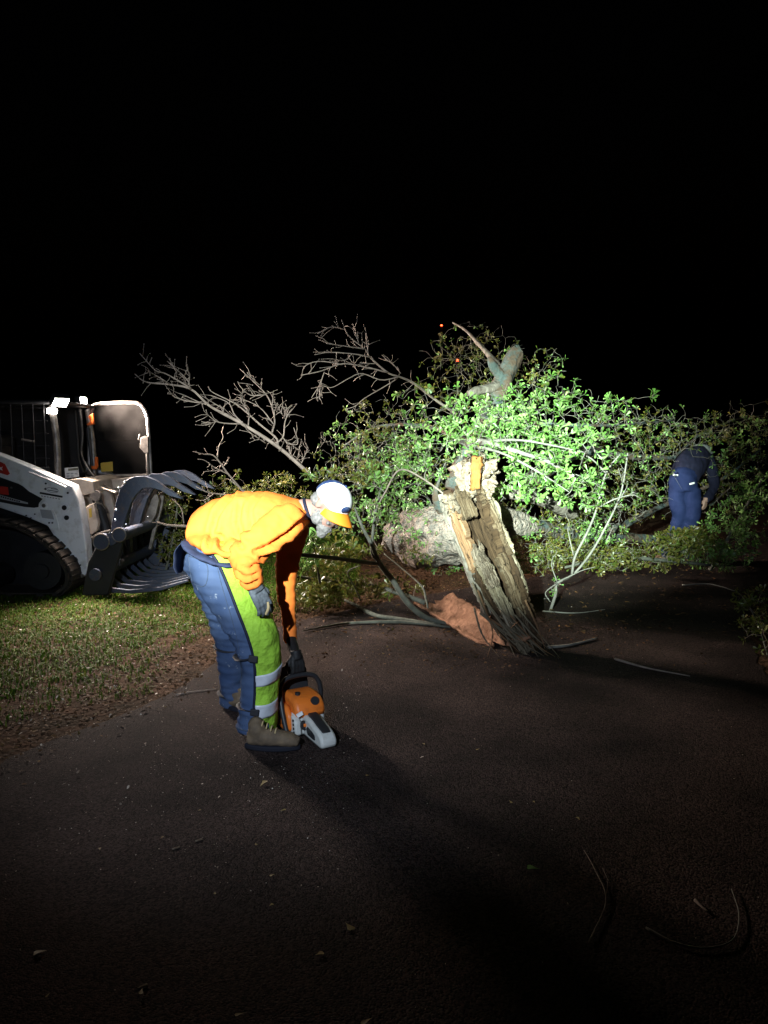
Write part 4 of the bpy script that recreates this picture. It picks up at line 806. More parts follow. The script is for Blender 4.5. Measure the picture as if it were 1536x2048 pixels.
# open front door hinged on the far post
dr_px = [(178, 940), (178, 850), (184, 820), (196, 808), (260, 805), (280, 809), (291, 824), (296, 850), (301, 940), (296, 950), (184, 950)]
def door():
    YD = 9.02; outer = catmull([tuple(P(x, y, YD)) for x, y in dr_px + [dr_px[0]]], 90)[:-1]
    mb = MB(); mb.tube([Vector(a) for a in outer] + [Vector(outer[0])], .022, 8, False); d = mb.build('door', MATS['worn_steel'], SK)
    c = outer.mean(axis=0); mb = MB(); mb.prism([Vector(c) + (Vector(a) - Vector(c)) * .985 + Vector((0, -.005, 0)) for a in outer], (0, .010, 0)); mb.build('glass', MATS['dusty_glass'], d, smooth=False)
    mb = MB(); mb.pxprism([(281, 876), (290, 872), (296, 874), (297, 905), (288, 906), (279, 895)], YD - .06, YD - .02); mb.tube([P(280, 868, YD - .04), P(277, 878, YD - .05), P(282, 884, YD - .04)], .01, 6); mb.tube([P(294, 905, YD - .03), P(296, 950, YD - .03)], .02, 6); mb.build('latch', MATS['worn_steel'], d, bevel=.008)
    mb = MB(); mb.pxprism([(201, 926), (225, 923), (226, 942), (202, 944)], YD - .012, YD - .009); mb.build('warning_label', MATS['yellow_decal'], d, smooth=False)
    for k, (q) in enumerate(([(176, 833), (186, 826), (188, 848), (178, 851), (172, 849), (181, 843)], [(189, 914), (194, 914), (195, 934), (191, 939), (183, 938), (182, 932), (189, 932)])):
        mb = MB(); mb.pxprism(q, YD - .14, YD - .10); mb.build('door_handle', MATS['orange_plastic'], d, bevel=.006)
    mb = MB(); mb.tube([P(176, 862, YD - .1), P(184, 930, YD - .1)], .018, 8); mb.tube([P(176, 855, YD - .1), P(178, 880, YD - .1)], .026, 10); mb.build('gas_strut', MATS['black_paint'], d)
door()
mb = MB(); mb.tube([P(160, 815, 8.9), P(165, 870, 8.85), P(163, 905, 8.8), P(172, 930, 8.6), P(190, 955, 8.4), P(215, 975, 8.3), P(235, 985, 8.2)], .011, 6, smooth_n=30); mb.build('hose', MATS['worn_steel'], SK)
mb = MB(); mb.tube([P(160, 960, 8.4), P(185, 968, 8.3), P(210, 978, 8.2), P(232, 985, 8.1)], .012, 6, smooth_n=20); mb.build('hose', MATS['cream_paint'], SK)
mb = MB(); mb.tube([P(150, 820, 8.9), P(155, 880, 8.85), P(158, 920, 8.8), P(168, 945, 8.6)], .014, 6, smooth_n=20); mb.build('hose', MATS['hose'], SK)
# quick attach and hydraulics
skp('attach_plate', [(150, 985), (172, 962), (196, 962), (222, 990), (234, 1040), (238, 1085), (205, 1092), (180, 1060), (160, 1010)], 8.35, 8.42, 'cream_paint')
skp('attach_plate', [(205, 968), (240, 975), (246, 1080), (236, 1085), (222, 1000)], 8.7, 8.76, 'cream_paint')
skp('valve_block', [(168, 1016), (186, 1006), (196, 1045), (193, 1062), (178, 1072)], 8.0, 8.2, 'cream_paint', .006)
skp('valve_label', [(177, 1018), (183, 1016), (184, 1034), (179, 1036)], 7.995, 7.998, 'yellow_decal', 0)
mb = MB(); mb.tube([P(192, 992, 8.15), P(215, 1070, 8.1)], [.05, .055], 14); mb.build('tilt_cylinder', MATS['black_paint'], SK)
mb = MB(); mb.disc(P(192, 991, 8.08), (0, 1, 0), .055, .05); mb.build('pin', MATS['worn_steel'], SK)
for k in range(7):
    mb = MB(); p = P(188 + random.uniform(-3, 8), 1005 + k * 9, 8.05); mb.disc(p, (random.uniform(.3, 1), -1, .3), .018, .05, 8); mb.tube([p, p + Vector((.05, .05, -.03)), p + Vector((.06, .15, -.12))], .012, 6); mb.build('fitting', MATS['worn_steel'], SK)
for k in range(5):
    mb = MB(); a = P(178 + k * 6, 1078 - k * 3, 7.98); mb.tube([a, a + Vector((.08, .03, .02)), a + Vector((.13, .1, -.05))], .016, 8); mb.build('fitting', MATS['worn_steel'], SK)
skp('sill_step', [(210, 960), (258, 955), (262, 972), (215, 980)], 8.6, 9.1, 'cream_paint')
# grapple
GT = (150, 900, .1888)
def gp(L): return [(GT[0] + x * GT[2], GT[1] + y * GT[2]) for x, y in L]
up_px = gp([(380, 930), (385, 800), (430, 560), (480, 400), (540, 320), (630, 280), (740, 277), (850, 320), (960, 400), (1060, 460), (1135, 520), (1000, 486), (900, 425), (800, 398), (710, 408), (645, 470), (590, 560), (545, 690), (515, 800), (480, 920)])
mb = MB(); mb.pxprism(up_px, 7.58, 7.65); gr = mb.build('grapple_tine', MATS['grapple_steel'], SK, bevel=.004)
for Y in (8.12, 8.62, 9.08):
    o = gr.copy(); COL.objects.link(o); o.location = gr.location + Vector((0, Y - 7.58, 0)); o.parent = SK
# side plate, cross tubes, rake tines
skp('grapple_side', [(163, 1192), (176, 1125), (196, 1085), (222, 1066), (246, 1070), (243, 1095), (232, 1135), (216, 1190)], 7.5, 7.56, 'black_paint', .01)
mb = MB(); mb.prism([P(x, y, 7.5) + Vector((0, 1.72, 0)) for x, y in [(163, 1192), (176, 1125), (196, 1085), (222, 1066), (246, 1070), (243, 1095), (232, 1135), (216, 1190)]], (0, .06, 0)); mb.build('grapple_side', MATS['grapple_steel'], SK, bevel=.01)
for (x, y, r) in ((222, 1078, .062), (236, 1072, .05), (190, 1150, .06)):
    q = P(x, y, 7.44); mb = MB(); mb.tube([q, q + Vector((0, 1.85, 0))], r, 20); mb.build('cross_tube', MATS['grapple_steel'], SK)
for (x, y, r) in ((202, 1084, .078), (238, 1070, .066)):
    q = P(x, y, 7.42); mb = MB(); vs = [q + Vector((math.cos(a) * r, 0, math.sin(a) * r)) for a in np.linspace(0, 6.283, 25)]; mb.tube(vs, .007, 6, False); mb.tube([q, q + Vector((0, .08, 0))], r * .97, 20, mi=1); mb.build('pivot_ring', [MATS['worn_steel'], MATS['grapple_steel']], SK)
mb = MB(); prof = [(196, 1088), (200, 1130), (207, 1160), (225, 1176), (260, 1180), (320, 1174), (374, 1160), (377, 1163), (322, 1181), (260, 1188), (222, 1185), (201, 1168), (192, 1132), (188, 1090)]
mb.pxprism(prof, 7.62, 7.65); rk = mb.build('rake_tine', MATS['grapple_steel'], SK, bevel=.004)
for k in range(1, 8):
    o = rk.copy(); COL.objects.link(o); o.location = rk.location + Vector((0, k * .23, 0)); o.parent = SK
for Y, q in ((8.38, [(289, 985), (310, 975), (318, 1000), (312, 1030), (300, 1050), (285, 1052), (276, 1040), (290, 1020)]), (8.55, [(318, 985), (328, 982), (326, 1010), (312, 1060), (302, 1100), (296, 1098), (306, 1050)])):
    skp('grapple_bracket', q, Y, Y + .05, 'worn_steel', .006)
for Y in (8.2, 8.8):
    mb = MB(); mb.tube([P(232, 1060, Y), P(262, 1010, Y), P(290, 965, Y)], [.04, .04, .022], 12); mb.build('grapple_cylinder', MATS['black_paint'], SK); mb = MB(); mb.tube([P(262, 1010, Y - .01), P(296, 955, Y - .01)], .017, 10); mb.build('cylinder_rod', MATS['chrome'], SK)
for (x, y) in ((233, 1020), (231, 1040), (238, 976), (250, 965), (262, 1018), (252, 1048), (263, 1050), (276, 1040), (296, 1034), (292, 988), (290, 1000)):
    mb = MB(); q = P(x, y, 7.575 if x < 255 else 8.36); mb.ball(q, .014, 8, 6); mb.build('bolt', MATS['chrome'], SK)

# ------------------------------------------------------------------ people
mat('hi_vis_orange', (.86, .215, .035), .8, .15, var=.12, vscale=10, bump=.25, bscale=160, bdist=.002)
mat('skin', (.36, .21, .165), .55, .35, var=.15, vscale=20, bump=.15, bscale=90)
mat('grey_hair', (.22, .21, .20), .8, .2, var=.5, vscale=70, bump=.8, bscale=160)
mat('cap_white', (.70, .70, .70), .7, .2); mat('cap_blue', (.02, .04, .12), .8, .2, col2=(.10, .15, .26), vscale=60, contrast=(.5, .7)); mat('cap_orange', (.85, .26, .02), .6, .25)
mat('glove_grey', (.14, .16, .18), .8, .2, col2=(.06, .065, .075), vscale=30, bump=.4, bscale=90); mat('glove_black', (.012, .011, .011), .6, .3); mat('glove_tan', (.55, .42, .22), .7, .2)
mat('chaps_green', (.32, .56, .05), .7, .2, col2=(.23, .38, .035), vscale=7, bump=.9, bscale=18, bdist=.03, contrast=(.45, .75))
mat('reflective', (.56, .58, .64), .4, .5, var=.2, vscale=20); mat('binding', (.012, .014, .03), .7, .2); mat('strap', (.02, .02, .025), .7, .25)
mat('boot_leather', (.17, .12, .075), .75, .25, col2=(.09, .065, .045), vscale=14, bump=.5, bscale=50); mat('boot_sole', (.012, .013, .02), .8, .2)
mat('shirt_navy', (.035, .045, .09), .85, .15, var=.3); mat('jacket_dark', (.014, .015, .034), .85, .15, var=.3, vscale=20); mat('cap_grey', (.22, .23, .23), .8, .2, var=.3, vscale=30)
def denim(name, c1, c2, splat):
    m = bpy.data.materials.new(name); m.use_nodes = True; t = m.node_tree; N = t.nodes; L = t.links; b = N['Principled BSDF']; b.inputs['Roughness'].default_value = .9; b.inputs['Specular IOR Level'].default_value = .1
    tc = N.new('ShaderNodeTexCoord'); nz = N.new('ShaderNodeTexNoise'); nz.inputs['Scale'].default_value = 7; nz.inputs['Detail'].default_value = 8; L.new(tc.outputs['Object'], nz.inputs[0])
    cr = N.new('ShaderNodeValToRGB'); cr.color_ramp.elements[0].position = .35; cr.color_ramp.elements[1].position = .7; cr.color_ramp.elements[0].color = (*c1, 1); cr.color_ramp.elements[1].color = (*c2, 1); L.new(nz.outputs[0], cr.inputs[0])
    n2 = N.new('ShaderNodeTexNoise'); n2.inputs['Scale'].default_value = 16; n2.inputs['Detail'].default_value = 7; n2.inputs['Roughness'].default_value = .75; L.new(tc.outputs['Object'], n2.inputs[0])
    c2_ = N.new('ShaderNodeValToRGB'); c2_.color_ramp.elements[0].position = .62; c2_.color_ramp.elements[1].position = .74; L.new(n2.outputs[0], c2_.inputs[0])
    mu = N.new('ShaderNodeMath'); mu.operation = 'MULTIPLY'; mu.inputs[1].default_value = splat; L.new(c2_.outputs[0], mu.inputs[0])
    mx = N.new('ShaderNodeMix'); mx.data_type = 'RGBA'; L.new(mu.outputs[0], mx.inputs[0]); L.new(cr.outputs[0], mx.inputs[6]); mx.inputs[7].default_value = (.55, .6, .65, 1); L.new(mx.outputs[2], b.inputs['Base Color'])
    wv = N.new('ShaderNodeTexWave'); wv.inputs['Scale'].default_value = 220; wv.inputs['Distortion'].default_value = 2; L.new(tc.outputs['Object'], wv.inputs[0])
    bp = N.new('ShaderNodeBump'); bp.inputs['Strength'].default_value = .2; bp.inputs['Distance'].default_value = .001; L.new(wv.outputs[0], bp.inputs['Height']); L.new(bp.outputs[0], b.inputs['Normal']); MATS[name] = m
denim('denim', (.040, .066, .138), (.068, .10, .18), .7); denim('denim_navy', (.011, .018, .058), (.018, .027, .08), 0)

def limb_tube(mb, L, sides=18, n=None):
    """L: (Vector, radius_depth, radius_in_plane); ring axes: world Y and the in-plane normal"""
    A = catmull([tuple(p) + (a, b_) for p, a, b_ in L], n or 6 * len(L)); vs = []; fs = []; m = len(A)
    for i in range(m):
        t = Vector(A[min(i + 1, m - 1)][:3]) - Vector(A[max(0, i - 1)][:3]); t.normalize(); h = Vector((0, 1, 0)) if abs(t.y) < .8 else Vector((1, 0, 0))
        u = (h - t * h.dot(t)).normalized(); w = t.cross(u)
        for k in range(sides):
            a = 2 * math.pi * k / sides; vs.append(Vector(A[i][:3]) + u * math.cos(a) * A[i][3] + w * math.sin(a) * A[i][4])
    for i in range(m - 1):
        for k in range(sides): k2 = (k + 1) % sides; fs.append((i * sides + k, i * sides + k2, (i + 1) * sides + k2, (i + 1) * sides + k))
    fs += [tuple(range(sides))[::-1], tuple(range((m - 1) * sides, m * sides))]; mb.add(vs, fs)
def nz(p, s, o=0): return noise.noise(Vector((p.x * s + o, p.y * s, p.z * s)))

W1 = thing('person', 'worker in orange shirt, jeans and lime chaps bending down to a chainsaw', 'person', tuple(G(510, 1490)))
YB = 4.02
# jeans: hips and both legs in one skin
near_leg = [(P(420, 1116, 3.95), .15, .13), (P(440, 1140, 3.90), .150, .150), (P(468, 1195, 3.86), .125, .130), (P(497, 1262, 3.84), .105, .105), (P(512, 1310, 3.86), .095, .086), (P(514, 1360, 3.88), .09, .082), (P(511, 1420, 3.89), .092, .084), (P(510, 1444, 3.885), .102, .094), (P(510, 1461, 3.885), .110, .098)]
far_leg = [(P(420, 1116, 4.12), .15, .13), (P(432, 1150, 4.18), .14, .14), (P(450, 1215, 4.24), .115, .115), (P(462, 1275, 4.28), .10, .095), (P(466, 1330, 4.32), .09, .082), (P(467, 1380, 4.36), .085, .075), (P(467, 1403, 4.38), .085, .078)]
mb = MB(); limb_tube(mb, near_leg); limb_tube(mb, far_leg); limb_tube(mb, [(P(396, 1092, YB), .15, .07), (P(408, 1106, YB), .19, .125), (P(425, 1120, YB), .195, .14), (P(440, 1138, YB), .17, .12)])
def fold_jeans(p, n): 
    k = nz(p, 9) * .012 + .009 * noise.noise(Vector((p.x * 7, p.y * 7, p.z * 34)))
    return k + (.011 * noise.noise(Vector((p.x * 14, p.y * 8, p.z * 60))) if p.z < .22 or .45 < p.z < .62 else 0)
jeans = organic('jeans', mb, .013, MATS['denim'], W1, 5, fold_jeans)
for a, b_, c in (((378, 1093), (392, 1098), (408, 1106)),):
    pass
# pocket, stitched seams on the seat of the jeans, laid on its surface
from mathutils.bvhtree import BVHTree
def drape(ob, name, px, r, m, parent, closed=False):
    org = ORG[ob.name]; me = ob.data; bvh = BVHTree.FromPolygons([v.co + org for v in me.vertices], [p.vertices[:] for p in me.polygons]); out = []
    L = catmull([tuple(q) + (0,) for q in (px + [px[0]] if closed else px)], 10 * len(px))
    for x, y, _ in L:
        h = bvh.ray_cast(Vector((0, 0, CAMZ)), ray(x, y).normalized())
        if h[0] is not None: out.append(h[0] + h[1] * r * .3)
    if len(out) > 2:
        mb = MB(); mb.tube(out, r, 5, False); return mb.build(name, MATS[m], parent, sharp=0)
mat('seam_thread', (.06, .08, .12), .9, .1)
drape(jeans, 'pocket', [(377, 1112), (408, 1124), (416, 1140), (412, 1168), (398, 1172), (384, 1160)], .002, 'seam_thread', jeans, True)
drape(jeans, 'seam', [(432, 1125), (446, 1180), (464, 1240), (478, 1300), (484, 1380), (482, 1455)], .0018, 'seam_thread', jeans)
drape(jeans, 'seam', [(376, 1108), (400, 1112), (430, 1128)], .002, 'seam_thread', jeans)
drape(jeans, 'hem', [(473, 1456), (490, 1461), (512, 1463), (532, 1458)], .004, 'seam_thread', jeans)
def surf_line(name, pts, r, m, parent, y=3.73):
    mb = MB(); mb.tube([P(x, yy, Y) for x, yy, Y in pts], r, 6, smooth_n=6 * len(pts)); return mb.build(name, MATS[m], parent)
# shirt: torso and sleeves
mb = MB()
limb_tube(mb, [(P(386, 1062, YB), .165, .075), (P(405, 1060, YB), .185, .115), (P(440, 1052, YB), .20, .145), (P(485, 1050, YB), .21, .165), (P(530, 1040, YB), .215, .155), (P(572, 1036, YB), .20, .125), (P(602, 1030, YB), .13, .085), (P(614, 1026, YB), .07, .058)], 24)
limb_tube(mb, [(P(392, 1068, YB), .11, .035), (P(422, 1076, 4.0), .22, .06), (P(460, 1088, 3.97), .265, .056), (P(500, 1090, 3.98), .24, .05)], 20)
sh_n, el_n, cu_n = P(566, 1045, 3.80), P(486, 1112, 3.66), P(508, 1166, 3.68)
limb_tube(mb, [(P(585, 1035, 3.86), .07, .08), (sh_n, .085, .09), (P(530, 1075, 3.72), .08, .085), (P(500, 1098, 3.67), .075, .075), (P(488, 1116, 3.655), .068, .068), (P(495, 1142, 3.66), .06, .058), (P(508, 1170, 3.68), .052, .050)])
sh_f, el_f = P(580, 1055, 4.20), P(572, 1160, 4.24)
limb_tube(mb, [(P(590, 1030, 4.14), .08, .09), (P(584, 1062, 4.20), .09, .088), (P(577, 1110, 4.24), .074, .074), (P(572, 1165, 4.24), .060, .056), (P(575, 1215, 4.20), .048, .045), (P(582, 1286, 4.16), .039, .037)])
Ax_t = (P(600, 1030, YB) - P(400, 1060, YB)).normalized()
def seg_d(p, a, b):
    ax, az, bx, bz = a.x, a.z, b.x, b.z; dx, dz = bx - ax, bz - az; t = max(0, min(1, ((p.x - ax) * dx + (p.z - az) * dz) / (dx * dx + dz * dz + 1e-9)))
    return math.hypot(p.x - ax - dx * t, p.z - az - dz * t)
CREASE = [([P(x, y, 3.82) for x, y in L_], d_, w_) for L_, d_, w_ in (([(452, 1000), (432, 1030), (426, 1062), (428, 1086)], .022, .014), ([(478, 1012), (476, 1040), (484, 1066), (500, 1082)], .018, .012), ([(512, 992), (500, 1020), (506, 1050)], .012, .012),
    ([(440, 1072), (452, 1088), (470, 1096)], .026, .014), ([(524, 1092), (548, 1082), (580, 1064), (606, 1040)], .022, .012), ([(530, 1102), (556, 1096)], .02, .010), ([(488, 1130), (505, 1140), (522, 1134)], .012, .008), ([(490, 1146), (506, 1155), (524, 1148)], .012, .008), ([(500, 1118), (514, 1124), (526, 1114)], .012, .008))]
def fold_shirt(p, n):
    s_ = p.dot(Ax_t); d = 0
    for (pl, dep, wid) in CREASE:
        if p.y < 4.02 and n.y < .4:
            m = min(seg_d(p, a, b_) for a, b_ in zip(pl[:-1], pl[1:])); 
            if m < .06: d += -dep * math.exp(-(m / wid) ** 2) + dep * .6 * math.exp(-((m - wid * 2) / wid) ** 2)
    d += .010 * noise.noise(Vector((s_ * 16, p.y * 3.2, p.z * 6))) + .006 * noise.noise(Vector((s_ * 34 + 3, p.y * 7, p.z * 12)))
    e = (p - el_n).length
    if e < .20: d += (1 - e / .20) * .016 * noise.noise(Vector((p.x * 12, p.y * 10, p.z * 46)))
    f = (p - sh_n).length
    if f < .2: d += (1 - f / .2) * .012 * noise.noise(Vector(((p.x + p.z) * 34, p.y * 10, (p.x - p.z) * 8)))
    if p.y > 4.12 and p.z < .95: d += .007 * noise.noise(Vector((p.x * 12, p.y * 12, p.z * 40)))
    return d
shirt = organic('shirt', mb, .012, MATS['hi_vis_orange'], W1, 4, fold_shirt)
# navy undershirt tail hanging below the hem and behind the seat
mb = MB(); limb_tube(mb, [(P(396, 1084, 4.04), .06, .018), (P(408, 1093, 4.0), .17, .026), (P(424, 1104, 3.97), .24, .026), (P(455, 1114, 3.96), .255, .022), (P(485, 1118, 3.96), .25, .020), (P(515, 1113, 3.98), .22, .026)], 22); organic('undershirt', mb, .012, MATS['shirt_navy'], W1, 3, lambda p, n: .006 * nz(p, 22))
mb = MB(); g = [((366, 1082), (372, 1074)), ((356, 1090), (368, 1080)), ((350, 1104), (362, 1096)), ((349, 1122), (361, 1112)), ((346, 1136), (358, 1128)), ((353, 1150), (358, 1140))]
vs = []; fs = []
for i, (a, b_) in enumerate(g):
    for k in range(7): vs.append(P(a[0] - 2 + (b_[0] + 10 - a[0]) * k / 6 + (k % 2) * 3, a[1] + (b_[1] - a[1]) * k / 6, 3.82 + k * .05) + Vector((.02 * nz(Vector((i * .7, k * .9, 0)), 1), 0, .02 * nz(Vector((i * .9, k * .8, 3)), 1))))
for i in range(len(g) - 1):
    for k in range(6): fs.append((i * 7 + k, i * 7 + k + 1, (i + 1) * 7 + k + 1, (i + 1) * 7 + k))
mb.add(vs, fs); o = mb.build('shirt_tail', MATS['shirt_navy'], W1, solid=.006, sharp=0); md = o.modifiers.new('s', 'SUBSURF'); md.levels = md.render_levels = 2
# body (skin): neck and head in one mesh with nose, brow, ears, cheeks, jaw
HC = P(660, 1010, 3.98); U = Vector((.66, -.24, .70)).normalized(); Fw = Vector((.42, -.42, -.80)); Fw = (Fw - U * Fw.dot(U)).normalized(); Rt = Fw.cross(U).normalized()   # Rt points to the camera
if Rt.y > 0: Rt = -Rt
HM = Matrix((Rt, Fw, U)).transposed()
def hp(r, f, u): return HC + Rt * r + Fw * f + U * u
mb = MB()
mb.ball(hp(0, -.008, .03), (.078, .098, .098), 24, 16, M=HM); mb.ball(hp(0, .035, -.035), (.064, .066, .078), 20, 14, M=HM); mb.ball(hp(0, .062, -.088), (.036, .034, .030), 16, 10, M=HM)
for s_ in (-1, 1):
    mb.ball(hp(s_ * .037, .072, -.028), (.026, .022, .022), 14, 10, M=HM); mb.ball(hp(s_ * .032, .088, .018), (.026, .012, .008), 12, 8, M=HM); mb.ball(hp(s_ * .078, -.008, -.005), (.010, .022, .034), 12, 10, M=HM); mb.ball(hp(s_ * .05, .01, -.07), (.02, .05, .03), 12, 8, M=HM)
mb.tube([hp(0, .09, .015), hp(0, .112, -.022), hp(0, .104, -.034)], [.010, .016, .013], 12); mb.ball(hp(0, .088, -.056), (.024, .012, .006), 12, 8, M=HM); mb.ball(hp(0, .085, -.066), (.021, .012, .006), 12, 8, M=HM)
limb_tube(mb, [(hp(0, -.02, -.05), .055, .055), (P(630, 1022, YB), .060, .062), (P(608, 1026, YB), .075, .075), (P(590, 1034, YB), .07, .07)], 18)
body = organic('body', mb, .0065, MATS['skin'], W1, 4)
mat('eye_white', (.8, .78, .75), .2, .5)
for s_ in (-1, 1):
    mb = MB(); mb.ball(hp(s_ * .031, .079, .001), .0125, 10, 8); mb.build('eye', MATS['eye_white'], W1); mb = MB(); mb.ball(hp(s_ * .031, .0895, -.001), .005, 8, 6); mb.build('iris', MATS['decal_black'], W1)
mb = MB(); mb.ball(hp(0, .062, -.098), (.045, .045, .036), 18, 12, M=HM); mb.ball(hp(0, .078, -.125), (.030, .028, .034), 14, 10, M=HM)
for s_ in (-1, 1): mb.ball(hp(s_ * .052, .022, -.072), (.022, .042, .042), 14, 10, M=HM); mb.ball(hp(s_ * .03, .088, -.050), (.03, .012, .010), 12, 8, M=HM)
organic('beard', mb, .006, MATS['grey_hair'], W1, 2, lambda p, n: .006 * nz(p, 70) + .004 * nz(p, 150))
mb = MB(); mb.ball(hp(0, -.045, -.022), (.080, .062, .045), 18, 12, M=HM); organic('hair', mb, .007, MATS['grey_hair'], W1, 2, lambda p, n: .005 * nz(p, 80))
# collar
mb = MB(); q = P(617, 1022, YB); d = (HC - P(590, 1034, YB)).normalized(); u = Vector((0, 1, 0)); w = d.cross(u); vs = [q + u * math.cos(a) * .070 + w * math.sin(a) * .066 for a in np.linspace(0, 6.283, 25)]; mb.tube(vs, .009, 8, False); mb.build('collar', MATS['binding'], W1)
# cap: dome with white front panels, blue mesh back, button, orange bill
vs = []; fs = []; mi = []; seg, rg = 36, 12
for j in range(rg + 1):
    th = (math.pi / 2 + .12) * j / rg
    for k in range(seg):
        a = 2 * math.pi * k / seg; sc = 1 + .03 * math.cos(th)
        vs.append(hp(math.sin(th) * math.cos(a) * .092, math.sin(th) * math.sin(a) * .113 - .006, .028 + math.cos(th) * .102))
cap = MB(); cap.add(vs, [(j * seg + k, (j + 1) * seg + k, (j + 1) * seg + (k + 1) % seg, j * seg + (k + 1) % seg) for j in range(rg) for k in range(seg)])
cap.m = [0 if math.sin(2 * math.pi * (k + .5) / seg) > -.6 else 1 for j in range(rg) for k in range(seg)]
capo = cap.build('cap', [MATS['cap_white'], MATS['cap_blue']], W1, solid=.004, sharp=0); 
mb = MB(); mb.ball(hp(0, -.006, .131), .008, 10, 6); mb.build('cap_button', MATS['cap_blue'], capo)
vs = []; nu, nv = 16, 8
for j in range(nv + 1):
    for i in range(nu + 1):
        a = math.radians(24 + (132) * i / nu); e = j / nv; ln = .072 * math.sin(math.pi * i / nu) ** .55
        vs.append(hp(math.cos(a) * .092, math.sin(a) * .112 - .006 + e * ln, .022 - .024 * e + .016 * math.sin(a) - .030 * (math.cos(a)) ** 2 * (1 + .6 * e)))
mb = MB(); w = nu + 1; mb.add(vs, [(j * w + i, j * w + i + 1, (j + 1) * w + i + 1, (j + 1) * w + i) for j in range(nv) for i in range(nu)]); mb.build('bill', MATS['cap_orange'], capo, solid=.006, sharp=0)
mb = MB(); mb.ball(hp(.02, .098, .062), (.034, .010, .022), 12, 8, M=HM); mb.build('cap_patch', MATS['cap_blue'], capo)

# hands
def hand(name, wrist, axis, back, curl, mats, parent, spread=.12, side=1, size=1.0, thumb_curl=.5, cuff=None):
    """palm and five fingers; axis = wrist to knuckles, back = outward normal of the back of the hand"""
    ax = Vector(axis).normalized(); bk = Vector(back); bk = (bk - ax * bk.dot(ax)).normalized(); lat = ax.cross(bk) * side; mb = MB(); s_ = size; wr = Vector(wrist)
    def pt(a, b_, c): return wr + ax * a * s_ + lat * b_ * s_ + bk * c * s_
    mb.tube([pt(-.03, 0, 0), pt(.02, 0, 0)], [.030 * s_, .031 * s_], 14)
    for o_ in (-.027, -.009, .009, .027): mb.tube([pt(.0, o_ * .75, 0), pt(.05, o_ * .95, .004), pt(.088, o_ * 1.05, .002)], [.017 * s_, .0165 * s_, .0125 * s_], 10)
    for f, (o_, L) in enumerate(((.030, .072), (.010, .082), (-.010, .077), (-.029, .060))):
        p = pt(.085, o_ * 1.05, .002); d = (ax + lat * o_ * spread * 30 * .3).normalized(); dn = -bk; chain = [p]; ang = 0
        for k, fr in enumerate((.45, .31, .24)):
            ang += curl * (1.0, 1.1, .7)[k] * (1 + .12 * (f - 1)); chain.append(chain[-1] + (d * math.cos(ang) + dn * math.sin(ang)) * L * fr * s_)
        mb.tube(chain, [.0112 * s_, .0105 * s_, .0098 * s_, .0082 * s_], 10, smooth_n=12); mb.ball(chain[-1], .0082 * s_, 8, 6)
    ch = [pt(.015, .026, -.006), pt(.045, .050, -.016), pt(.070, .058 - .018 * thumb_curl, -.026 - .016 * thumb_curl), pt(.090, .056 - .04 * thumb_curl, -.032 - .03 * thumb_curl)]
    mb.tube(ch, [.016 * s_, .0135 * s_, .0118 * s_, .0095 * s_], 10, smooth_n=12); mb.ball(ch[-1], .0095 * s_, 8, 6)
    return organic(name, mb, .0042, mats, parent, 2, lambda p, n: .0012 * nz(p, 90))
wr = P(510, 1176, 3.67)
gl = hand('glove', wr, P(536, 1226, 3.685) - wr, Vector((.55, -.8, .15)), .35, MATS['glove_grey'], W1, side=-1, size=1.05)
mb = MB(); mb.tube([P(536, 1204, 3.63), P(537, 1216, 3.63), P(532, 1228, 3.64)], [.010, .013, .010], 8, smooth_n=8, flat=.6); mb.build('glove_grip', MATS['glove_tan'], gl)
mb = MB(); q = P(509, 1170, 3.675); ax = (P(536, 1226, 3.685) - wr).normalized(); mb.tube([q - ax * .015, q + ax * .03], [.041, .037], 16); mb.build('glove_cuff', MATS['glove_grey'], gl)

# boots
def boot(heel, toe, ankle, zt, nm='boot'):
    mb = MB(); hl, to = Vector(heel), Vector(toe); d = (to - hl).normalized(); L = (to - hl).length; up = Vector((0, 0, 1))
    limb_tube(mb, [(hl + d * .035 + up * .055, .034, .032), (hl + d * .08 + up * .060, .040, .040), (hl + d * L * .5 + up * .062, .043, .044), (hl + d * L * .72 + up * .056, .048, .038), (hl + d * (L - .045) + up * .050, .046, .032), (hl + d * (L - .012) + up * .044, .032, .022)], 18, 30)
    limb_tube(mb, [(hl + d * .085 + up * .06, .038, .042), (hl + d * .080 + up * .12, .040, .044), (Vector(ankle), .04, .042)], 18)
    bo = organic(nm, mb, .008, MATS['boot_leather'], W1, 3, lambda p, n: .003 * nz(p, 40))
    mb = MB(); sd = d.cross(up); ol = []
    for k in range(28):
        a = 2 * math.pi * k / 28; x = .5 + .5 * math.cos(a); wdt = .041 + .008 * math.sin(x * 3.0); ol.append(hl + d * (.018 + x * (L - .024)) + sd * math.sin(a) * wdt * (1 if x > .12 else .95) + up * .004)
    mb.prism(ol, up * .026); mb.build('sole', MATS['boot_sole'], bo, bevel=.006)
    for k in range(4):
        q = hl + d * (.115 + .022 * k) + up * (.132 - .012 * k); mb = MB(); mb.tube([q - sd * .032, q + up * .012, q + sd * .032], .0035, 6, smooth_n=8); mb.build('lace', MATS['glove_tan'], bo)
nb = boot(G(482, 1497), G(604, 1500), P(512, 1450, 3.9), 0); boot(G(449, 1418), G(520, 1424), P(467, 1395, 4.38), 0)

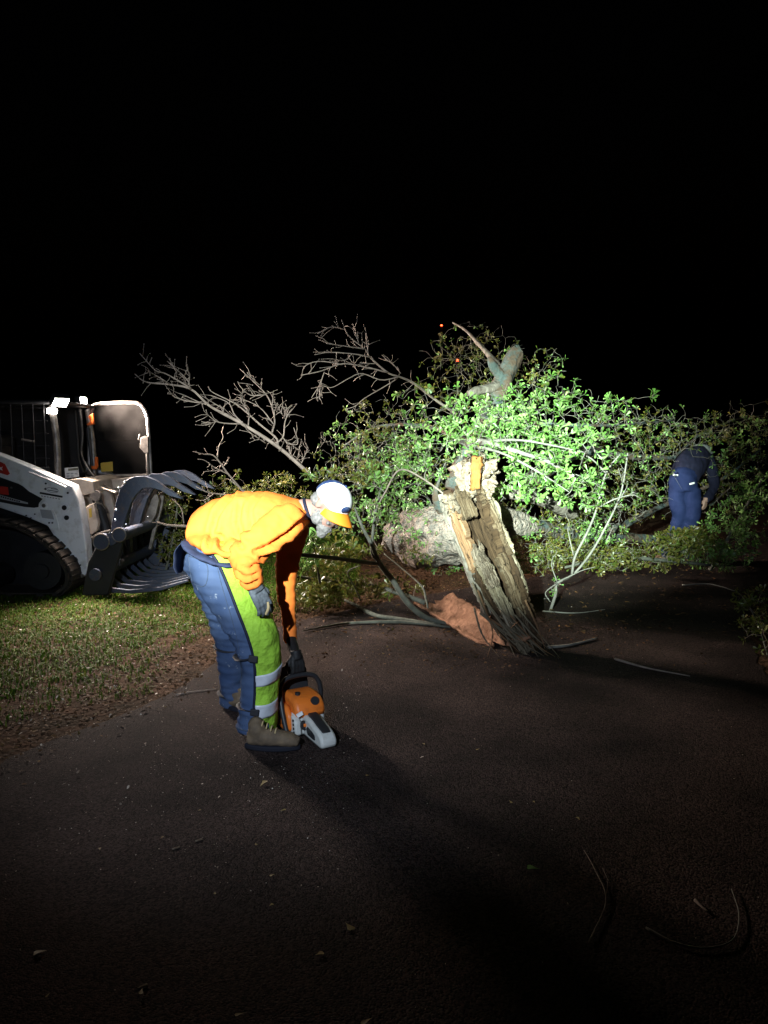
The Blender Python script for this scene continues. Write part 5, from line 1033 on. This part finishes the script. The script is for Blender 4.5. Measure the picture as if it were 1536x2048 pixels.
# chaps: padded apron wrapped round the front of the near leg
CL = catmull([tuple(p) + (max(a, b_),) for p, a, b_ in near_leg[:-3] + [(P(511, 1420, 3.90), .088, .082), (P(509, 1458, 3.91), .092, .090)]], 50)
def chap_pt(i, a, k=1.0):
    c = CL[i]; t = Vector(CL[min(49, i + 1)][:3]) - Vector(CL[max(0, i - 1)][:3]); t.normalize(); sd = Vector((0, -1, 0)); sd = (sd - t * sd.dot(t)).normalized(); f = t.cross(sd); f = -f if f.x < 0 else f
    u = i / 49; bulge = 1.13 + .14 * math.exp(-((u - .52) / .16) ** 2) * max(0, math.cos(a)) + .10 * u * max(0, math.cos(a)); R = c[3] * bulge * k
    q = Vector(c[:3]) + f * math.cos(a) * R + sd * math.sin(a) * R
    return q + (f * math.cos(a) + sd * math.sin(a)) * (.010 * noise.noise(q * 9) + .007 * noise.noise(q * 24))
def a_edge(i):
    u = i / 49; return float(np.interp(u, [0, .12, .35, .55, .8, .9, .97, 1.0], [1.12, 1.22, 1.40, 1.50, 1.50, 1.1, .6, .15]))
vs = []; na = 26; i0, i1 = 5, 48
for i in range(i0, i1 + 1):
    hi = a_edge(i); lo = -1.15 * min(1, (hi + .3))
    for k in range(na + 1): vs.append(chap_pt(i, lo + (hi - lo) * k / na))
w = na + 1; mb = MB(); mb.add(vs, [(j * w + k, j * w + k + 1, (j + 1) * w + k + 1, (j + 1) * w + k) for j in range(i1 - i0) for k in range(na)])
chaps = mb.build('chaps', MATS['chaps_green'], W1, solid=.012, sharp=0); chaps.modifiers['solid'].offset = 0
mb = MB(); mb.tube([chap_pt(i, a_edge(i), 1.03) for i in range(i0, i1 + 1)] + [chap_pt(i1, a_edge(i1) * (1 - k / 4) - .3 * k / 4, 1.03) for k in range(1, 5)], .008, 8, smooth_n=80); mb.build('binding', MATS['binding'], chaps)
for ic in (32.2, 39.6):
    vs = []; 
    for e in np.linspace(-1.5, 1.5, 7):
        ii = ic + e; b0 = int(ii); f_ = ii - b0; hi = a_edge(b0) - .02; lo = -1.1
        for k in range(na + 1):
            a = lo + (hi - lo) * k / na; vs.append(chap_pt(b0, a, 1.07).lerp(chap_pt(b0 + 1, a, 1.07), f_) + Vector((0, 0, -.012 * math.sin(a) )))
    mb = MB(); mb.add(vs, [(j * w + k, j * w + k + 1, (j + 1) * w + k + 1, (j + 1) * w + k) for j in range(6) for k in range(na)]); mb.build('reflective_band', MATS['reflective'], chaps, solid=.004, sharp=0)
for i in (26, 40):
    c = CL[i]; mb = MB(); q = []
    for a in np.linspace(a_edge(i) - .05, math.pi * 1.25, 16): q.append(chap_pt(i, a, .91) + Vector((0, 0, (a - 1.3) * -.012)))
    mb.tube(q, .013, 6, flat=.35); st = mb.build('strap', MATS['strap'], chaps); mb = MB(); bc = chap_pt(i, a_edge(i) + .02, 1.10); mb.box(bc, (.045, .016, .034), Matrix.Rotation(.15, 3, 'Y')); mb.build('buckle', MATS['strap'], st, bevel=.004)
mb = MB(); fl = catmull([tuple(p) + (max(a, b_),) for p, a, b_ in far_leg], 30)
for i in (16, 25):
    mb = MB(); c = fl[i]; q = [Vector(c[:3]) + Vector((math.cos(a) * c[3] * .99, math.sin(a) * c[3] * .99, .006 * math.cos(a * 2))) for a in np.linspace(0, 6.283, 24)]; mb.tube(q, .012, 6, False, flat=.5); mb.build('strap', MATS['strap'], W1)
vs = []
for i in range(3, 29):
    c = fl[i]
    for k in range(15):
        a = -.75 + 1.5 * k / 14; R = c[3] * 1.14 + .008 * nz(Vector(c[:3]) + Vector((0, a, 0)), 9); vs.append(Vector(c[:3]) + Vector((math.cos(a) * R, math.sin(a) * R, 0)))
mb = MB(); mb.add(vs, [(j * 15 + k, j * 15 + k + 1, (j + 1) * 15 + k + 1, (j + 1) * 15 + k) for j in range(25) for k in range(14)]); fc = mb.build('chaps', MATS['chaps_green'], W1, solid=.012, sharp=0)

# ------------------------------------------------------------------ chainsaw
mat('saw_orange', (.72, .17, .02), .45, .4, col2=(.45, .11, .02), vscale=16, contrast=(.5, .8), bump=.1, bscale=60); mat('saw_white', (.52, .52, .49), .5, .35, col2=(.36, .33, .29), vscale=14, contrast=(.5, .8)); mat('saw_black', (.02, .02, .022), .45, .4); mat('saw_steel', (.45, .45, .46), .3, .5, metal=.9)
sb = G(660, 1500); fdir = Vector((-.50, .87, 0)).normalized(); ldir = Vector((-fdir.y, fdir.x, 0)); SW = thing('chainsaw', 'orange and white chainsaw standing on the road in front of the boots', 'chainsaw', tuple(sb))
def sp_(u, v, w): return sb + fdir * u + ldir * v + Vector((0, 0, 1)) * w
def sprof(name, prof, v0, v1, m, bevel=.012, parent=None, sub=0):
    """side profile (u, w) swept across the saw from v0 to v1"""
    mb = MB(); mb.prism([sp_(u, v0, w) for u, w in prof], ldir * (v1 - v0)); return mb.build(name, MATS[m], parent or SW, bevel=bevel)
tank = sprof('rear_handle', [(0, .012), (.03, .004), (.10, .006), (.23, .010), (.30, .012), (.30, .085), (.26, .105), (.21, .118), (.16, .112), (.10, .095), (.055, .085), (.02, .07), (.0, .045)], -.042, .046, 'saw_white', .014)
sprof('handle_opening_shade', [(.075, .03), (.10, .025), (.17, .028), (.19, .055), (.17, .075), (.11, .066), (.08, .055)], -.0435, .0475, 'saw_black', .004, tank)  # raised black plate paints the shade inside the handle, no hole is cut
sprof('throttle_grip', [(.03, .078), (.06, .093), (.11, .106), (.17, .124), (.215, .13), (.215, .108), (.16, .102), (.10, .084), (.05, .07)], -.026, .026, 'saw_black', .008, tank)
sprof('crankcase', [(.22, .012), (.30, .004), (.50, .006), (.53, .03), (.53, .10), (.48, .13), (.24, .12)], -.085, .095, 'saw_white', .014)
cov = sprof('engine_cover', [(.215, .10), (.225, .155), (.26, .19), (.32, .205), (.40, .203), (.46, .185), (.50, .15), (.51, .105), (.36, .095)], -.085, .085, 'saw_orange', .03)
sprof('starter_cover', [(.25, .035), (.29, .014), (.43, .014), (.48, .05), (.49, .12), (.44, .155), (.31, .155), (.26, .11)], .085, .118, 'saw_orange', .014)
for k in range(5):
    sprof('vent_slot_shade', [(.30 + k * .032, .045), (.312 + k * .032, .045), (.312 + k * .032, .12), (.30 + k * .032, .12)], .1175, .1195, 'saw_black', .001)  # black strips paint the shade of the slots onto the cover
mb = MB(); q = sp_(.232, .015, .15); nn = (fdir * -.9 + Vector((0, 0, .5))).normalized(); mb.disc(sp_(.243, -.03, .176), nn, .023, .012, 20); mb.build('twist_lock', MATS['saw_black'], cov); 
mb = MB(); mb.disc(sp_(.31, .04, .2065), (0, 0, 1), .014, .014, 14); mb.build('filler_cap', MATS['saw_black'], cov)
mb = MB(); mb.disc(sp_(.265, .045, .02), (0, 0, 1), .001, .001, 6); 
sprof('side_plate', [(.20, .02), (.24, .015), (.29, .02), (.30, .10), (.25, .12), (.21, .09)], .062, .10, 'saw_white', .01)
for k in range(4):
    mb = MB(); mb.disc(sp_(.218 + .004 * k, .101, .035 + .02 * k), ldir, .007, .005, 10); mb.build('screw', MATS['saw_black'], SW)
for v in (.04, ): 
    mb = MB(); c = sp_(.205, .048, .07); mb.disc(c, (fdir * -1 + Vector((0, 0, .15))), .024, .022, 20); mb.build('fuel_cap', MATS['saw_black'], SW); mb = MB(); mb.box(sp_(.192, .048, .074), (.02, .012, .016), Matrix.Rotation(.4, 3, 'Z')); mb.build('cap_tab', MATS['saw_orange'], SW, bevel=.003)
mb = MB(); mb.prism([sp_(.2, .085, .118), sp_(.2, .055, .13), sp_(.205, .06, .145), sp_(.205, .092, .132)], fdir * .01); mb.build('sticker', MATS['decal_white'], SW, smooth=False)
hpts = [sp_(.26, .125, .03), sp_(.30, .13, .12), sp_(.345, .125, .22), sp_(.36, .10, .268), sp_(.365, .05, .285), sp_(.365, -.04, .285), sp_(.36, -.09, .265), sp_(.355, -.115, .20), sp_(.36, -.115, .08), sp_(.38, -.10, .03)]
mb = MB(); mb.tube(hpts, .0135, 12, smooth_n=60); mb.build('front_handle', MATS['saw_black'], SW)
mb = MB(); mb.prism([sp_(.445, -.09, .15), sp_(.445, .10, .15), sp_(.47, .095, .29), sp_(.475, .05, .31), sp_(.475, -.05, .31), sp_(.47, -.085, .29)], fdir * .010); mb.build('hand_guard', MATS['saw_black'], SW, bevel=.006)
bar = [(.50, .045), (.50, .115), (.58, .12), (1.02, .108), (1.06, .095), (1.075, .08), (1.06, .062), (1.02, .052), (.58, .040)]
gb = sprof('guide_bar', bar, -.062, -.057, 'saw_steel', .001); c = sp_(.7, 0, .08); ol = [sp_(u, -.0595, w) for u, w in bar]
A = catmull([tuple(p) for p in ol + [ol[0]]], 90); mb = MB()
for i in range(0, 89):
    a, b_ = Vector(A[i]), Vector(A[i + 1]); d = (b_ - a); mb.box((a + b_) / 2, (d.length * .8, .007, .010), d.to_track_quat('X', 'Z').to_matrix())
mb.build('chain', MATS['saw_steel'], SW, smooth=False)
mb = MB()
for k in range(5): mb.prism([sp_(.53, -.05 + .0, .03 + k * .02), sp_(.548, -.05, .036 + k * .02), sp_(.53, -.05, .044 + k * .02)], ldir * .012)
mb.build('bumper_spike', MATS['saw_steel'], SW, smooth=False)
# far hand closed round the front handle
top = sp_(.365, .01, .285); wr = top + Vector((-.012, .012, .108)); 
mb = MB(); limb_tube(mb, [(P(578, 1248, 4.17), .036, .034), (P(580, 1272, 4.165), .033, .031), (wr, .028, .027)], 14); organic('forearm', mb, .007, MATS['glove_black'], W1, 2)
hand('glove', wr, top + Vector((0, 0, .012)) - wr, -fdir, .95, MATS['glove_black'], W1, side=1, size=1.0, thumb_curl=1.0)

# ------------------------------------------------------------------ second worker, seen from behind among the boughs
W2 = thing('person', 'worker in dark jacket and navy jeans stooping among the boughs', 'person', (P(1372, 1000, 9.5).x, 9.5, 0))
Y2 = 9.5
def q2(x, y, dy=0): return P(x, y, Y2 + dy)
mb = MB(); ft = [Vector((P(1352, 1000, Y2).x - .10, Y2 + .1, .10)), Vector((P(1380, 1000, Y2).x + .0, Y2 - .12, .10))]
limb_tube(mb, [(q2(1355, 975, .02), .14, .105), (q2(1354, 1000, .0), .12, .10), (q2(1358, 1032, -.06), .10, .085), (q2(1348, 1062, .0), .085, .075), (ft[0], .075, .07)])
limb_tube(mb, [(q2(1380, 980, .0), .15, .12), (q2(1383, 1005, -.03), .13, .115), (q2(1384, 1035, -.10), .11, .095), (q2(1372, 1066, -.06), .09, .08), (ft[1], .075, .07)])
limb_tube(mb, [(q2(1372, 945, .05), .14, .15), (q2(1367, 962, 0), .16, .175), (q2(1367, 980, 0), .16, .17)])
organic('jeans', mb, .016, MATS['denim_navy'], W2, 4, lambda p, n: .012 * nz(p, 8) + .006 * noise.noise(Vector((p.x * 8, p.y * 8, p.z * 32))))
mb = MB()
limb_tube(mb, [(q2(1370, 955, .03), .15, .16), (q2(1378, 935, .12), .17, .19), (q2(1388, 920, .26), .18, .18), (q2(1398, 912, .40), .14, .13), (q2(1402, 909, .5), .07, .06)])
limb_tube(mb, [(q2(1412, 912, .32), .085, .085), (q2(1424, 940, .28), .075, .075), (q2(1428, 968, .22), .065, .065), (q2(1420, 990, .1), .055, .055), (q2(1411, 1000, .0), .042, .042)])
limb_tube(mb, [(q2(1366, 918, .4), .08, .085), (q2(1352, 945, .5), .07, .07), (q2(1362, 985, .55), .055, .055)])
organic('jacket', mb, .015, MATS['jacket_dark'], W2, 4, lambda p, n: .012 * nz(p, 9) + .008 * noise.noise(Vector((p.x * 30, p.y * 10, p.z * 10))))
mb = MB(); mb.ball(q2(1402, 907, .46), (.085, .10, .10), 18, 12); limb_tube(mb, [(q2(1402, 907, .46), .055, .055), (q2(1396, 908, .42), .06, .06)]); mb.ball(q2(1402, 912, .62), (.02, .02, .03)); organic('body', mb, .01, MATS['skin'], W2, 3)
mb = MB(); mb.ball(q2(1402, 901, .40), (.125, .115, .085), 20, 12); mb.ball(q2(1404, 905, .50), (.15, .14, .03), 20, 8); organic('cap', mb, .01, MATS['cap_grey'], W2, 3, lambda p, n: .006 * nz(p, 14))
wr = q2(1411, 1000, 0); hand('hand', wr, Vector((-.2, -.1, -1)), Vector((.6, -.7, 0)), .4, MATS['skin'], W2, size=.95)
for (x, y, a) in ((1351, 950, .1), (1384, 967, -.3)):
    mb = MB(); c = q2(x, y, -.20); mb.box(c, (.062, .02, .022), Matrix.Rotation(a, 3, 'Y')); mb.build('pocket_rag', MATS['decal_white'], W2, bevel=.005)
for k, f in enumerate(ft):
    mb = MB(); limb_tube(mb, [(f + Vector((0, -.06, -.04)), .05, .05), (f + Vector((0, .06, -.04)), .055, .05), (f + Vector((.0, .18, -.05)), .05, .035)], 14); limb_tube(mb, [(f + Vector((0, 0, -.05)), .05, .05), (f + Vector((0, 0, .06)), .05, .05)], 14); organic('boot', mb, .012, MATS['boot_leather'], W2, 2)
